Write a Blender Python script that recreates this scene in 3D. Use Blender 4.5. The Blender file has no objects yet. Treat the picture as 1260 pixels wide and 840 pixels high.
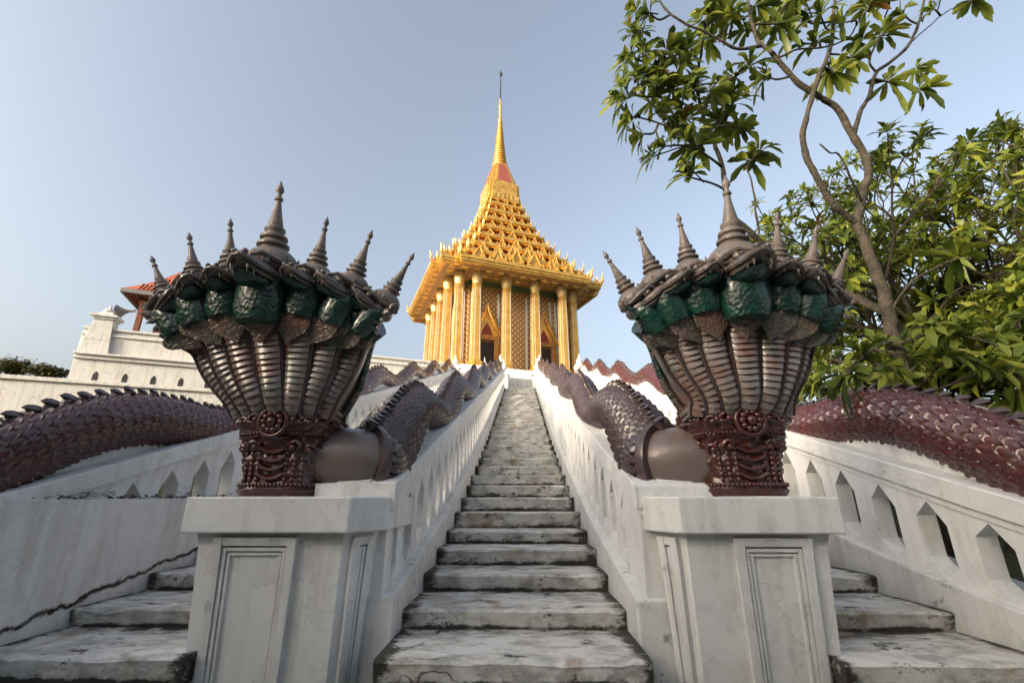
import bpy, math, random
import numpy as np
from mathutils import Vector, Matrix, noise

random.seed(7); np.random.seed(7)
R = math.radians
sc = bpy.context.scene
col = sc.collection

# ------------------------------------------------------------------ camera, sky, sun, exposure
# eye level is z = 0; the ground at the foot of the stairs is at GROUND
GROUND = -1.27
PITCH, YAW = R(18.74), R(1.1625)
cam_d = bpy.data.cameras.new('camera'); cam = bpy.data.objects.new('camera', cam_d); col.objects.link(cam)
cam_d.sensor_width = 36; cam_d.lens = 16.0; cam_d.clip_start = 0.05; cam_d.clip_end = 6000
cam.location = (0, 0, 0); cam.rotation_euler = (R(90) + PITCH, 0, YAW)
sc.camera = cam

SUN_DIR = Vector((-0.79, -0.61, 0)).normalized()
SUN_EL = R(15)
w = bpy.data.worlds.new('World'); sc.world = w; w.use_nodes = True
nt = w.node_tree; nt.nodes.clear()
wo = nt.nodes.new('ShaderNodeOutputWorld'); wb = nt.nodes.new('ShaderNodeBackground'); sky = nt.nodes.new('ShaderNodeTexSky')
sky.sky_type = 'NISHITA'; sky.sun_disc = False; sky.sun_elevation = SUN_EL
sky.sun_rotation = math.atan2(SUN_DIR.x, SUN_DIR.y)
sky.air_density = 1.0; sky.dust_density = 9.0; sky.ozone_density = 1.0; sky.altitude = 50
wb.inputs['Strength'].default_value = 0.15
hs_ = nt.nodes.new('ShaderNodeHueSaturation'); hs_.inputs['Saturation'].default_value = 0.70; nt.links.new(sky.outputs[0], hs_.inputs['Color']); nt.links.new(hs_.outputs[0], wb.inputs[0]); nt.links.new(wb.outputs[0], wo.inputs[0])
sun_d = bpy.data.lights.new('sun', 'SUN'); sun_d.energy = 2.0; sun_d.angle = R(9); sun_d.color = (1.0, 0.84, 0.63)
sun = bpy.data.objects.new('sun', sun_d); col.objects.link(sun)
to_sun = Vector((SUN_DIR.x * math.cos(SUN_EL), SUN_DIR.y * math.cos(SUN_EL), math.sin(SUN_EL)))
sun.rotation_euler = to_sun.to_track_quat('Z', 'Y').to_euler()
sc.view_settings.view_transform = 'Standard'; sc.view_settings.look = 'None'
sc.view_settings.exposure = 1.55; sc.view_settings.gamma = 1.0; sc.view_settings.use_curve_mapping = False
sc.render.engine = 'CYCLES'
sc.cycles.max_bounces = 6; sc.cycles.diffuse_bounces = 3; sc.cycles.glossy_bounces = 3; sc.cycles.transparent_max_bounces = 6
sc.cycles.caustics_reflective = False; sc.cycles.caustics_refractive = False

def at(px, py, D):
    """a point D metres ahead of the stair foot that lies on a sight line read off the photograph"""
    x, y, z = px - 630, 560.0, 420 - py
    c, s = math.cos(PITCH), math.sin(PITCH)
    y, z = y * c - z * s, y * s + z * c
    c, s = math.cos(YAW), math.sin(YAW)
    x, y = x * c - y * s, x * s + y * c
    return Vector((x, y, z)) * (D / y)

# ------------------------------------------------------------------ mesh helpers
class MB:
    def __init__(self): self.v = []; self.f = []; self.c = []; self.cur = 0.5
    def add(self, vs, fs):
        o = len(self.v)
        self.v += [tuple(p) for p in vs]; self.f += [tuple(i + o for i in f) for f in fs]
        self.c += [self.cur] * len(vs)
        return self
    def box(self, a, b, m=None):
        x0, y0, z0 = a; x1, y1, z1 = b
        vs = [Vector(p) for p in ((x0,y0,z0),(x1,y0,z0),(x1,y1,z0),(x0,y1,z0),(x0,y0,z1),(x1,y0,z1),(x1,y1,z1),(x0,y1,z1))]
        if m is not None: vs = [m @ p for p in vs]
        return self.add(vs, [(3,2,1,0),(4,5,6,7),(0,1,5,4),(1,2,6,5),(2,3,7,6),(3,0,4,7)])
    def frustum(self, poly0, z0, poly1, z1, caps=True, m=None):
        n = len(poly0)
        vs = [Vector((p[0], p[1], z0)) for p in poly0] + [Vector((p[0], p[1], z1)) for p in poly1]
        if m is not None: vs = [m @ p for p in vs]
        fs = [(i, (i+1) % n, n + (i+1) % n, n + i) for i in range(n)]
        if caps: fs += [tuple(range(n-1, -1, -1)), tuple(range(n, 2*n))]
        return self.add(vs, fs)
    def prism(self, poly, d, m):
        """polygon in local (x, z), extruded d along local y"""
        n = len(poly)
        vs = [m @ Vector((p[0], 0, p[1])) for p in poly] + [m @ Vector((p[0], d, p[1])) for p in poly]
        fs = [((i+1) % n, i, n + i, n + (i+1) % n) for i in range(n)] + [tuple(range(n)), tuple(range(2*n-1, n-1, -1))]
        return self.add(vs, fs)
    def lathe(self, prof, n=16, m=None):
        m = m or Matrix(); vs = []; fs = []
        for r, z in prof:
            for k in range(n):
                a = 2*math.pi*k/n; vs.append(m @ Vector((r*math.cos(a), r*math.sin(a), z)))
        for j in range(len(prof)-1):
            for k in range(n):
                fs.append((j*n+k, j*n+(k+1) % n, (j+1)*n+(k+1) % n, (j+1)*n+k))
        fs.append(tuple(range(n-1, -1, -1))); t = (len(prof)-1)*n; fs.append(tuple(range(t, t+n)))
        return self.add(vs, fs)
    def ell(self, c, r, m=None, n=12, k=8, fn=None):
        vs = []; fs = []
        for j in range(k+1):
            ph = -math.pi/2 + math.pi*j/k
            for i in range(n):
                a = 2*math.pi*i/n
                p = Vector((math.cos(ph)*math.cos(a), math.cos(ph)*math.sin(a), math.sin(ph)))
                if fn: p = fn(p)
                p = Vector((c[0]+p.x*r[0], c[1]+p.y*r[1], c[2]+p.z*r[2])); vs.append(m @ p if m is not None else p)
        for j in range(k):
            for i in range(n): fs.append((j*n+i, j*n+(i+1) % n, (j+1)*n+(i+1) % n, (j+1)*n+i))
        return self.add(vs, fs)
    def tube(self, pts, rad, n=8, flat=None, cap=True):
        """swept tube; rad a number or a list; flat = list of (a, b) cross radii"""
        pts = [Vector(p) for p in pts]; N = len(pts); vs = []; fs = []
        up = Vector((0, 0, 1)) if abs((pts[-1]-pts[0]).normalized().z) < .9 else Vector((0, 1, 0))
        side = None
        for i, p in enumerate(pts):
            t = (pts[min(i+1, N-1)] - pts[max(i-1, 0)]).normalized()
            if side is None: side = t.cross(up).normalized()
            else: side = (side - t*side.dot(t)).normalized()
            nn = side.cross(t)
            ra, rb = flat[i] if flat else ((rad[i],)*2 if isinstance(rad, (list, tuple)) else (rad, rad))
            for k in range(n):
                a = 2*math.pi*k/n; vs.append(p + side*(ra*math.cos(a)) + nn*(rb*math.sin(a)))
        for i in range(N-1):
            for k in range(n): fs.append((i*n+k, i*n+(k+1) % n, (i+1)*n+(k+1) % n, (i+1)*n+k))
        if cap: fs += [tuple(range(n-1, -1, -1)), tuple(range((N-1)*n, N*n))]
        return self.add(vs, fs)
    def plate(self, outline, th, m):
        """leaf plate: outline in local (x, z), bulged in the middle, thickness th along y"""
        n = len(outline); cx = sum(p[0] for p in outline)/n; cz = sum(p[1] for p in outline)/n
        vs = [m @ Vector((p[0], 0, p[1])) for p in outline] + [m @ Vector((cx, -th, cz)), m @ Vector((cx, th, cz))]
        fs = [(i, (i+1) % n, n) for i in range(n)] + [((i+1) % n, i, n+1) for i in range(n)]
        return self.add(vs, fs)
    def build(self, name, mat, parent=None, smooth=None, bevel=0, loc=None):
        me = bpy.data.meshes.new(name); me.from_pydata(self.v, [], self.f)
        me.validate()
        if len(me.vertices) == len(self.c):
            at_ = me.attributes.new('tint', 'FLOAT', 'POINT'); at_.data.foreach_set('value', self.c)
        me.materials.append(mat)
        o = bpy.data.objects.new(name, me); col.objects.link(o)
        if parent: o.parent = parent
        if loc: o.location = loc
        if smooth is not None:
            me.shade_smooth() if hasattr(me, 'shade_smooth') else None
            try: me.set_sharp_from_angle(angle=R(smooth))
            except Exception: pass
        if bevel:
            b = o.modifiers.new('b', 'BEVEL'); b.width = bevel; b.segments = 2; b.limit_method = 'ANGLE'; b.angle_limit = R(40)
        return o

def tag(o, label=None, cat=None, group=None, kind=None):
    if label: o['label'] = label
    if cat: o['category'] = cat
    if group: o['group'] = group
    if kind: o['kind'] = kind
    return o
def empty(name, loc=(0,0,0), label=None, cat=None, group=None, rz=0):
    o = bpy.data.objects.new(name, None); col.objects.link(o); o.location = loc; o.rotation_euler.z = rz
    o.empty_display_size = .2
    return tag(o, label, cat, group)
def catmull(pts, n=8):
    pts = [Vector(p) for p in pts]; P = [pts[0]*2-pts[1]] + pts + [pts[-1]*2-pts[-2]]; out = []
    for i in range(1, len(P)-2):
        for k in range(n):
            t = k/n; a, b, c, d = P[i-1:i+3]
            out.append(.5*((2*b)+(c-a)*t+(2*a-5*b+4*c-d)*t*t+(3*b-a-3*c+d)*t**3))
    return out + [pts[-1]]
def lerp(a, b, t): return a + (b-a)*t
def pose(loc, rx=0, ry=0, rz=0, s=1):
    return Matrix.Translation(loc) @ Matrix.Rotation(rz, 4, 'Z') @ Matrix.Rotation(ry, 4, 'Y') @ Matrix.Rotation(rx, 4, 'X') @ Matrix.Scale(s, 4)

# ------------------------------------------------------------------ materials
class NB:
    def __init__(self, name):
        self.m = bpy.data.materials.new(name); self.m.use_nodes = True
        self.t = self.m.node_tree; self.t.nodes.clear()
        self.out = self.n('ShaderNodeOutputMaterial'); self.b = self.n('ShaderNodeBsdfPrincipled')
        self.t.links.new(self.b.outputs[0], self.out.inputs[0]); self._co = None
    def n(self, typ, **kw):
        x = self.t.nodes.new(typ)
        for k, v in kw.items(): setattr(x, k, v)
        return x
    def link(self, a, b): self.t.links.new(a, b)
    def co(self):
        if not self._co: self._co = self.n('ShaderNodeNewGeometry').outputs['Position']
        return self._co
    def val(self, sock, v):
        if hasattr(v, 'is_output') or isinstance(v, bpy.types.NodeSocket): self.link(v, sock)
        else: sock.default_value = v
    def noise(self, scale=5, detail=4, rough=.6, stretch=None, dist=0):
        co = self.co()
        if stretch:
            mp = self.n('ShaderNodeMapping'); mp.inputs['Scale'].default_value = stretch; self.link(co, mp.inputs[0]); co = mp.outputs[0]
        x = self.n('ShaderNodeTexNoise'); x.inputs['Scale'].default_value = scale; x.inputs['Detail'].default_value = detail
        x.inputs['Roughness'].default_value = rough; x.inputs['Distortion'].default_value = dist
        self.link(co, x.inputs['Vector']); return x.outputs['Fac']
    def ramp(self, fac, stops):
        x = self.n('ShaderNodeValToRGB'); e = x.color_ramp.elements
        while len(e) < len(stops): e.new(.5)
        for el, (p, c) in zip(e, stops):
            el.position = p; el.color = (c, c, c, 1) if isinstance(c, (int, float)) else (*c, 1)
        self.val(x.inputs[0], fac); return x.outputs[0]
    def mix(self, fac, a, b, mode='MIX'):
        x = self.n('ShaderNodeMix', data_type='RGBA', blend_type=mode)
        self.val(x.inputs['Factor'], fac)
        for s, v in ((x.inputs[6], a), (x.inputs[7], b)):
            self.val(s, (*v, 1) if isinstance(v, tuple) and len(v) == 3 else v)
        return x.outputs[2]
    def math(self, op, a, b=0.0, clamp=False):
        x = self.n('ShaderNodeMath', operation=op); x.use_clamp = clamp
        self.val(x.inputs[0], a); self.val(x.inputs[1], b); return x.outputs[0]
    def attr(self, name):
        x = self.n('ShaderNodeAttribute'); x.attribute_name = name; return x.outputs['Fac']
    def xyz(self):
        x = self.n('ShaderNodeSeparateXYZ'); self.link(self.co(), x.inputs[0]); return x.outputs
    def bump(self, h, strength=.3, dist=.02):
        x = self.n('ShaderNodeBump'); x.inputs['Strength'].default_value = strength; x.inputs['Distance'].default_value = dist
        self.link(h, x.inputs['Height']); self.link(x.outputs[0], self.b.inputs['Normal'])
    def set(self, color=None, rough=None, metal=None, spec=None, coat=None):
        if color is not None: self.val(self.b.inputs['Base Color'], (*color, 1) if isinstance(color, tuple) and len(color) == 3 else color)
        if rough is not None: self.val(self.b.inputs['Roughness'], rough)
        if metal is not None: self.val(self.b.inputs['Metallic'], metal)
        if spec is not None: self.b.inputs['Specular IOR Level'].default_value = spec
        if coat is not None: self.b.inputs['Coat Weight'].default_value = coat; self.b.inputs['Coat Roughness'].default_value = .12
        return self.m

def m_plaster(name, base, dirt=.5, mould=.5, crack=None):
    b = NB(name)
    big = b.noise(.9, 5, .6); fine = b.noise(14, 5, .65)
    streak = b.noise(2.2, 5, .65, stretch=(3.2, 3.2, .35))
    c = b.mix(b.ramp(big, [(.35, 0), (.7, 1)]), base, tuple(x*.90 for x in base))
    c = b.mix(b.math('MULTIPLY', b.ramp(streak, [(.50, 0), (.72, 1)]), dirt), c, (.36, .34, .29))
    rust = b.ramp(b.noise(2.6, 4, .5, stretch=(1.6, 1.6, .7)), [(.66, 0), (.76, 1)])
    c = b.mix(b.math('MULTIPLY', rust, .35*dirt), c, (.42, .27, .13))
    sp = b.math('MULTIPLY', b.ramp(b.noise(7, 6, .7), [(.61, 0), (.68, 1)]), b.ramp(b.noise(1.3, 2), [(.45, 0), (.62, 1)]))
    c = b.mix(b.math('MULTIPLY', sp, mould), c, (.055, .05, .042))
    if crack:      # black mould and open cracks along the line where a wall meets the steps
        y0, z0, sl, wd = crack
        xs = b.xyz()
        d = b.math('SUBTRACT', xs[2], b.math('ADD', b.math('MULTIPLY', b.math('SUBTRACT', xs[1], y0), sl), z0))
        wob = b.math('MULTIPLY', b.math('SUBTRACT', b.noise(5.5, 5, .7), .5), wd*4.5)
        d = b.math('ABSOLUTE', b.math('ADD', d, wob))
        k = b.ramp(b.math('DIVIDE', d, wd), [(.25, 1), (.8, 0)])
        c = b.mix(k, c, (.03, .028, .024))
    wv_ = b.n('ShaderNodeTexVoronoi', feature='DISTANCE_TO_EDGE'); wv_.inputs['Scale'].default_value = 1.9
    nz = b.n('ShaderNodeTexNoise'); nz.inputs['Scale'].default_value = 3.5; nz.inputs['Detail'].default_value = 6; b.link(b.co(), nz.inputs['Vector'])
    mv = b.n('ShaderNodeMixRGB'); mv.inputs[0].default_value = .30; b.link(b.co(), mv.inputs[1]); b.link(nz.outputs['Color'], mv.inputs[2]); b.link(mv.outputs[0], wv_.inputs['Vector'])
    hair = b.math('MULTIPLY', b.ramp(wv_.outputs['Distance'], [(.001, .85), (.005, 0)]), b.ramp(b.noise(.8, 2), [(.54, 0), (.62, .8*min(1, mould*1.6))]))
    c = b.mix(hair, c, (.16, .145, .12))
    patch = b.ramp(b.noise(3.3, 7, .72), [(.52, 0), (.56, 1)])
    c = b.mix(b.math('MULTIPLY', patch, .16), c, (.40, .385, .35))
    c = b.mix(b.math('MULTIPLY', b.ramp(b.noise(55, 3, .6), [(.66, 0), (.72, 1)]), .35*mould), c, (.10, .09, .075))
    b.bump(b.math('ADD', b.math('ADD', b.math('MULTIPLY', fine, .35), b.math('MULTIPLY', b.noise(3, 3), .8)), b.math('MULTIPLY', patch, .25)), .45, .018)
    return b.set(c, .82, spec=.25)

def m_steps():
    b = NB('weathered_step_plaster'); xs = b.xyz()
    big = b.noise(1.6, 6, .65)
    c = b.mix(b.ramp(big, [(.3, 0), (.7, 1)]), (.74, .73, .69), (.55, .535, .50))
    c = b.mix(b.ramp(b.noise(5, 6, .7, stretch=(.8, 1.4, 1.4)), [(.46, 0), (.62, .8)]), c, (.29, .28, .255))
    c = b.mix(b.ramp(b.noise(2.1, 4, .6, dist=.5), [(.56, 0), (.68, .65)]), c, (.29, .18, .09))
    c = b.mix(b.ramp(b.noise(2.8, 4, .6, dist=.6), [(.62, 0), (.74, .55)]), c, (.14, .15, .06))
    # black mould: ends of the treads and the foot of the risers (tint 1 = foot of riser / step end)
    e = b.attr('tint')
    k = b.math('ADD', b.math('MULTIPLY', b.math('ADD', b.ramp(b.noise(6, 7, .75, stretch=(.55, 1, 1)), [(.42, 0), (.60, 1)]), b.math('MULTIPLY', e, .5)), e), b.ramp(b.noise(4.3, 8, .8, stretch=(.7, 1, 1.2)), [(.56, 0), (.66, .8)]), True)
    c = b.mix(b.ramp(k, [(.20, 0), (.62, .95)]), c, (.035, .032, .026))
    v = b.n('ShaderNodeTexVoronoi', feature='DISTANCE_TO_EDGE'); v.inputs['Scale'].default_value = 3.2
    mp = b.n('ShaderNodeMixRGB'); mp.inputs[0].default_value = .25; b.link(b.co(), mp.inputs[1])
    nz = b.n('ShaderNodeTexNoise'); nz.inputs['Scale'].default_value = 4; b.link(b.co(), nz.inputs['Vector']); b.link(nz.outputs['Color'], mp.inputs[2])
    b.link(mp.outputs[0], v.inputs['Vector'])
    cr = b.math('MULTIPLY', b.ramp(v.outputs['Distance'], [(.004, 1), (.018, 0)]), b.ramp(b.noise(1.1, 2), [(.60, 0), (.66, .8)]))
    c = b.mix(cr, c, (.04, .036, .03))
    b.bump(b.math('ADD', b.noise(18, 6, .7), b.math('MULTIPLY', b.noise(3, 4), 1.4)), .5, .02)
    return b.set(c, .86, spec=.2)

def m_glaze(name, c0, c1, rough=.28, darken=.5, scale=9, coat=.35, warm=None, scales=0):
    b = NB(name)
    c = b.mix(b.ramp(b.noise(scale, 5, .65), [(.35, 0), (.68, 1)]), c0, c1)
    c = b.mix(b.math('MULTIPLY', b.math('SUBTRACT', 1.0, b.attr('tint')), darken, True), c, tuple(x*.3 for x in c0))  # darker towards low tint: scale roots, rib grooves, hollows of the relief
    c = b.mix(b.ramp(b.noise(3.4, 6, .7), [(.60, 0), (.74, .45)]), c, (.23, .21, .19))
    if warm: c = b.mix(b.ramp(b.noise(2.3, 4, .6, dist=.6), [(.50, 0), (.64, .75)]), c, warm[0]); c = b.mix(b.ramp(b.noise(3.1, 4, .6, stretch=(1.3, .8, .9)), [(.56, 0), (.68, .7)]), c, warm[1])
    r = b.ramp(b.noise(6, 5, .7), [(.3, rough*.8), (.75, min(1, rough*1.9))])
    hgt = b.noise(38, 5, .65)
    if scales:
        v = b.n('ShaderNodeTexVoronoi', feature='DISTANCE_TO_EDGE'); v.inputs['Scale'].default_value = scales; b.link(b.co(), v.inputs['Vector'])
        gr = b.ramp(v.outputs['Distance'], [(.0, 0), (.16, 1)]); hgt = b.math('ADD', b.math('MULTIPLY', hgt, .5), gr)
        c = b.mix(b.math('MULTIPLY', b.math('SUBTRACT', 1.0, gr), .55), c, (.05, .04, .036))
    b.bump(hgt, .5 if scales else .35, .012 if scales else .006)
    return b.set(c, r, coat=coat)

def m_head():
    """emerald glaze below, worn to grey brown biscuit on the upper faces (tint)"""
    b = NB('green_head_glaze'); n = b.noise(11, 5, .65)
    g = b.mix(b.ramp(n, [(.35, 0), (.68, 1)]), (.003, .055, .036), (.010, .024, .024))
    br = b.mix(b.ramp(n, [(.35, 0), (.68, 1)]), (.17, .125, .11), (.09, .085, .075))
    k = b.math('ADD', b.attr('tint'), b.math('MULTIPLY', b.math('SUBTRACT', b.noise(7, 4), .5), .7))
    c = b.mix(b.ramp(k, [(.58, 0), (.78, 1)]), g, br)
    v = b.n('ShaderNodeTexVoronoi'); v.inputs['Scale'].default_value = 34; b.link(b.co(), v.inputs['Vector'])
    b.bump(b.math('ADD', b.noise(34, 5, .65), b.math('MULTIPLY', v.outputs['Distance'], 1.1)), .55, .010)
    return b.set(c, b.ramp(b.noise(9, 5), [(.3, .16), (.75, .5)]), coat=.5)

def m_simple(name, c0, c1=None, rough=.6, scale=6, bump=.2, bd=.02, metal=0, stretch=None, spec=.3):
    b = NB(name); c1 = c1 or tuple(x*.72 for x in c0)
    c = b.mix(b.ramp(b.noise(scale, 5, .65, stretch=stretch), [(.32, 0), (.7, 1)]), c0, c1)
    if bump: b.bump(b.noise(scale*4, 5), bump, bd)
    return b.set(c, rough, metal, spec)

def m_gold(name, c0, c1, rough=.38, metal=.35, scale=2.0):
    b = NB(name)
    c = b.mix(b.ramp(b.noise(scale, 5, .65), [(.35, 0), (.68, 1)]), c0, c1)
    c = b.mix(b.ramp(b.noise(7, 6, .7, stretch=(1, 1, .5)), [(.60, 0), (.76, .5)]), c, (.28, .13, .03))
    b.bump(b.noise(13, 4), .3, .05)
    return b.set(c, rough, metal)

def m_diaper():
    """brown mosaic wall with a lattice of gold flowers"""
    b = NB('mosaic_wall'); tc = b.n('ShaderNodeTexCoord'); s = b.n('ShaderNodeSeparateXYZ'); b.link(tc.outputs['Object'], s.inputs[0])
    h = b.math('ADD', s.outputs[0], s.outputs[1])
    p = 1/.42
    a1 = b.math('MULTIPLY', b.math('ADD', h, s.outputs[2]), p); a2 = b.math('MULTIPLY', b.math('SUBTRACT', h, s.outputs[2]), p)
    f1 = b.math('SUBTRACT', b.math('FRACT', a1), .5); f2 = b.math('SUBTRACT', b.math('FRACT', a2), .5)
    d = b.math('SQRT', b.math('ADD', b.math('MULTIPLY', f1, f1), b.math('MULTIPLY', f2, f2)))
    k = b.ramp(d, [(.22, 1), (.30, 0)])
    c = b.mix(k, (.42, .23, .085), (.86, .63, .32))
    return b.set(c, .42, .15)

def m_leaf(name, ca, cb, trans=.35, rough=.42):
    b = NB(name); t = b.attr('tint')
    c = b.ramp(t, [(0, ca), (.72, cb), (.97, (cb[0]*1.5, cb[1]*1.25, cb[2])), (1, (.20, .10, .02))])
    b.set(c, rough, spec=.35)
    tr = b.n('ShaderNodeBsdfTranslucent'); b.link(c, tr.inputs[0])
    mx = b.n('ShaderNodeMixShader'); mx.inputs[0].default_value = trans
    b.link(b.b.outputs[0], mx.inputs[1]); b.link(tr.outputs[0], mx.inputs[2]); b.link(mx.outputs[0], b.out.inputs[0])
    return b.m

M = dict(
    plaster=m_plaster('white_plaster', (.78, .78, .77), .38, .6),
    pedestal=m_plaster('pedestal_plaster', (.76, .76, .75), .5, .3),
    parapet=m_plaster('parapet_plaster', (.77, .77, .76), .5, .2, crack=(3.73, -.745, .185, .035)),
    curb=m_plaster('curb_plaster', (.73, .73, .715), .5, 1.1),
    oldwall=m_plaster('old_wall_plaster', (.58, .57, .55), .9, 1.6),
    steps=m_steps(),
    scale=m_glaze('maroon_scale_glaze', (.095, .018, .018), (.080, .036, .038), .22, .85, 4, .6),
    scalegrey=m_glaze('grey_brown_scale_glaze', (.075, .040, .040), (.085, .066, .066), .24, .85, 4, .5),
    crest=m_glaze('crest_glaze', (.085, .045, .046), (.075, .062, .066), .28, .4),
    band=m_glaze('maroon_band_glaze', (.100, .018, .016), (.060, .028, .022), .26, .7, 12, .5),
    neck=m_glaze('hood_glaze', (.34, .255, .24), (.20, .19, .165), .24, .6, 6, .6, ((.20, .075, .045), (.06, .12, .075))),
    smooth=m_glaze('smooth_neck_glaze', (.15, .11, .10), (.19, .15, .13), .30, .2, 3),
    head=m_head(),
    collar=m_glaze('leaf_collar_glaze', (.34, .23, .195), (.12, .17, .13), .32, .5, 8, .4, ((.24, .10, .06), (.05, .13, .08)), 26),
    crown=m_glaze('crown_glaze', (.20, .155, .135), (.11, .10, .09), .46, .6, 10, .15),
    gold=m_gold('gold_leaf', (.82, .48, .11), (.58, .29, .045), .32, .5),
    goldroof=m_gold('gold_roof', (.86, .54, .14), (.54, .27, .045), .28, .55, 3.0),
    goldpale=m_gold('pale_capital', (.82, .62, .32), (.74, .45, .12), .45, .2),
    redroof=m_simple('red_recess', (.26, .055, .030), rough=.6),
    redpanel=m_simple('red_spire_panel', (.34, .095, .07), rough=.6, scale=2),
    soffit=m_simple('soffit_paint', (.50, .30, .13), (.40, .20, .08), .5, 3),
    diaper=m_diaper(),
    greenband=m_simple('green_band', (.10, .22, .13), (.22, .24, .12), .5, 4),
    white=m_simple('white_paint', (.80, .78, .73), (.72, .69, .62), .6, 5),
    dark=m_simple('opening_shade_and_litter', (.028, .022, .022), rough=.5),  # near black: shade inside doorways and wall holes, and the rotting leaves
    doorframe=m_simple('red_gold_doorframe', (.38, .13, .04), (.55, .30, .07), .45, 5),
    iron=m_simple('spire_iron', (.035, .040, .045), rough=.4),
    grey=m_simple('grey_metal', (.22, .22, .22), rough=.45),
    tile=m_simple('red_clay_tile', (.42, .12, .06), (.30, .085, .045), .7, 3),
    rafter=m_simple('brown_red_timber', (.20, .065, .040), (.13, .045, .03), .65, 4),
    bark=m_simple('plumeria_bark', (.075, .062, .045), (.025, .023, .016), .85, 6, 1.0, .04),
    leafn=m_leaf('plumeria_leaf', (.035, .062, .010), (.14, .175, .024), .42),
    leafb=m_leaf('shrub_leaf', (.045, .080, .012), (.18, .22, .030), .42),
    leaff=m_leaf('far_leaf', (.060, .070, .030), (.11, .11, .040), .2),
    weed=m_leaf('weed_leaf', (.09, .15, .02), (.20, .27, .04), .3),
    soil=m_simple('dark_soil', (.060, .055, .038), (.035, .045, .018), .95, 2, .6, .06),
    deck=m_simple('paved_floor', (.34, .33, .30), (.24, .23, .21), .9, 2, .4, .03),
)

# ------------------------------------------------------------------ the slope of the stairs
NOS = [(1.86, -1.15), (2.42, -1.03), (3.07, -.90), (3.73, -.78), (4.43, -.65), (5.03, -.51), (5.64, -.38), (6.25, -.20), (6.89, -.02), (7.52, .16), (8.12, .34)]
z_ = .34
while z_ < 5.30:
    z_ += .1931; NOS.append((float(np.interp(z_, [.34, .70, 1.02, 1.51, 5.36], [8.12, 9.42, 10.41, 12.01, 23.35])), z_))
NY = [p[0] for p in NOS]; NZ = [p[1] for p in NOS]
TOPY, TOPZ = NOS[-1]
def zs(y):        # nosing line
    if y < NY[0]: return NZ[0] - (NY[0]-y)*.2
    return float(np.interp(y, NY, NZ))
def zr(y):        # top of the rails
    if y < 3.39: return .07 - (3.39-y)*.285
    return float(np.interp(y, [3.39, 5.29, 8.58, 27.06], [.07, .66, 1.69, 7.5]))

# ------------------------------------------------------------------ ground and hill
def hill_h(x, y):
    base = float(np.interp(y, [1.5, 3, 8, 24, 40, 70, 120], [GROUND, -1.2, -.35, 4.6, 5.2, 3.0, GROUND]))
    fall = np.interp(abs(x), [24, 70], [1, 0])
    h = GROUND + (base-GROUND)*fall
    return h + .10*noise.noise(Vector((x*.3, y*.3, 0))) * (1 if abs(x) > 4 and y > 2 else 0)
mb = MB(); xsn = sorted(set([-3000, -600, -200, -110] + list(range(-80, 81, 3)) + [110, 200, 600, 3000])); ysn = sorted(set([-3000, -600, -150, -60, -30, -12, -4, 0, 1.5] + [2 + 1.1*i for i in range(32)] + list(range(40, 130, 8)) + [150, 300, 800, 3000]))
for y in ysn:
    for x in xsn: mb.v.append((x, y, hill_h(x, y) if abs(x) < 90 and -5 < y < 125 else GROUND)); mb.c.append(.5)
nx = len(xsn)
for j in range(len(ysn)-1):
    for i in range(nx-1): mb.f.append((j*nx+i, j*nx+i+1, (j+1)*nx+i+1, (j+1)*nx+i))
tag(mb.build('ground', M['soil'], smooth=60), kind='structure')
mb = MB(); mb.box((-3.30, -6, GROUND-.3), (3.05, 1.86, GROUND+.006))
tag(mb.build('pavement', M['deck']), kind='structure')

# ------------------------------------------------------------------ stairs
def staircase(x0, x1, label, seed, clip=None):
    root = empty('staircase', ((x0+x1)/2, NY[0], GROUND), label, 'staircase', 'flights of the temple stairs')
    rnd = random.Random(seed); nseg = 26; full = (x0, x1); clip2 = clip and ((clip[0], clip[1]+.17) if x0 < 0 else (clip[0]-.17, clip[1]))
    for i, (y, z) in enumerate(NOS):
        zb = GROUND-.1 if i == 0 else NZ[i-1]-.05
        if clip: x0, x1 = (clip if y < 3.05 else clip2) if y < 4.10 else full
        y1 = (NY[i+1] if i+1 < len(NOS) else 27.6) + .05
        mb = MB(); sd = Vector((rnd.random()*50, i*3.7, seed))
        near = i < 16
        prof = [(y+.030, zb, 1), (y+.030, zb+.055, .95), (y+.026, lerp(zb, z, .45), .35), (y+.016, z-.05, .12), (y+.010, z-.030, .14), (y+.006, z-.014, .12), (y+.014, z-.004, .13), (y+.035, z, .16), (lerp(y, y1, .5), z, .22), (y1-.10, z-.004, .45), (y1, z-.006, .95)]
        n = nseg if near else 12
        for k in range(n+1):
            x = lerp(x0, x1, k/n); e = max(0, 1-min(k, n-k)/(n*.10))
            for (py, pz, t) in prof:
                j = noise.noise(sd + Vector((x*3.1, 0, 0)))*.008 + noise.noise(sd + Vector((x*13, pz*9, 1)))*.006
                if near and t < .32 and pz > z-.06: chip = max(0, noise.noise(sd+Vector((x*2.2, 5, 0)))-.15)*.05 + max(0, noise.noise(sd+Vector((x*9, 2, 0)))-.3)*.03
                else: chip = 0
                mb.v.append((x, py+j+chip*.6, pz-(chip if pz > z-.03 and py < y+.03 else 0)+j*.4)); mb.c.append(min(1, max(t, e*.95)))
        m = len(prof)
        for k in range(n):
            for q in range(m-1): mb.f.append((k*m+q, (k+1)*m+q, (k+1)*m+q+1, k*m+q+1))
        mb.f.append(tuple(range(m))); mb.f.append(tuple(range(n*m+m-1, n*m-1, -1)))
        o = mb.build('step', M['steps'], root, smooth=35)
        o.location = -root.location
    return root
staircase(-.868, .748, 'central flight of worn white steps rising straight to the golden shrine', 1)
staircase(-3.32, -1.33, 'left flight of cracked steps between the thick white parapet and the left serpent pedestal', 2, (-3.32, -2.17))
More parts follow.
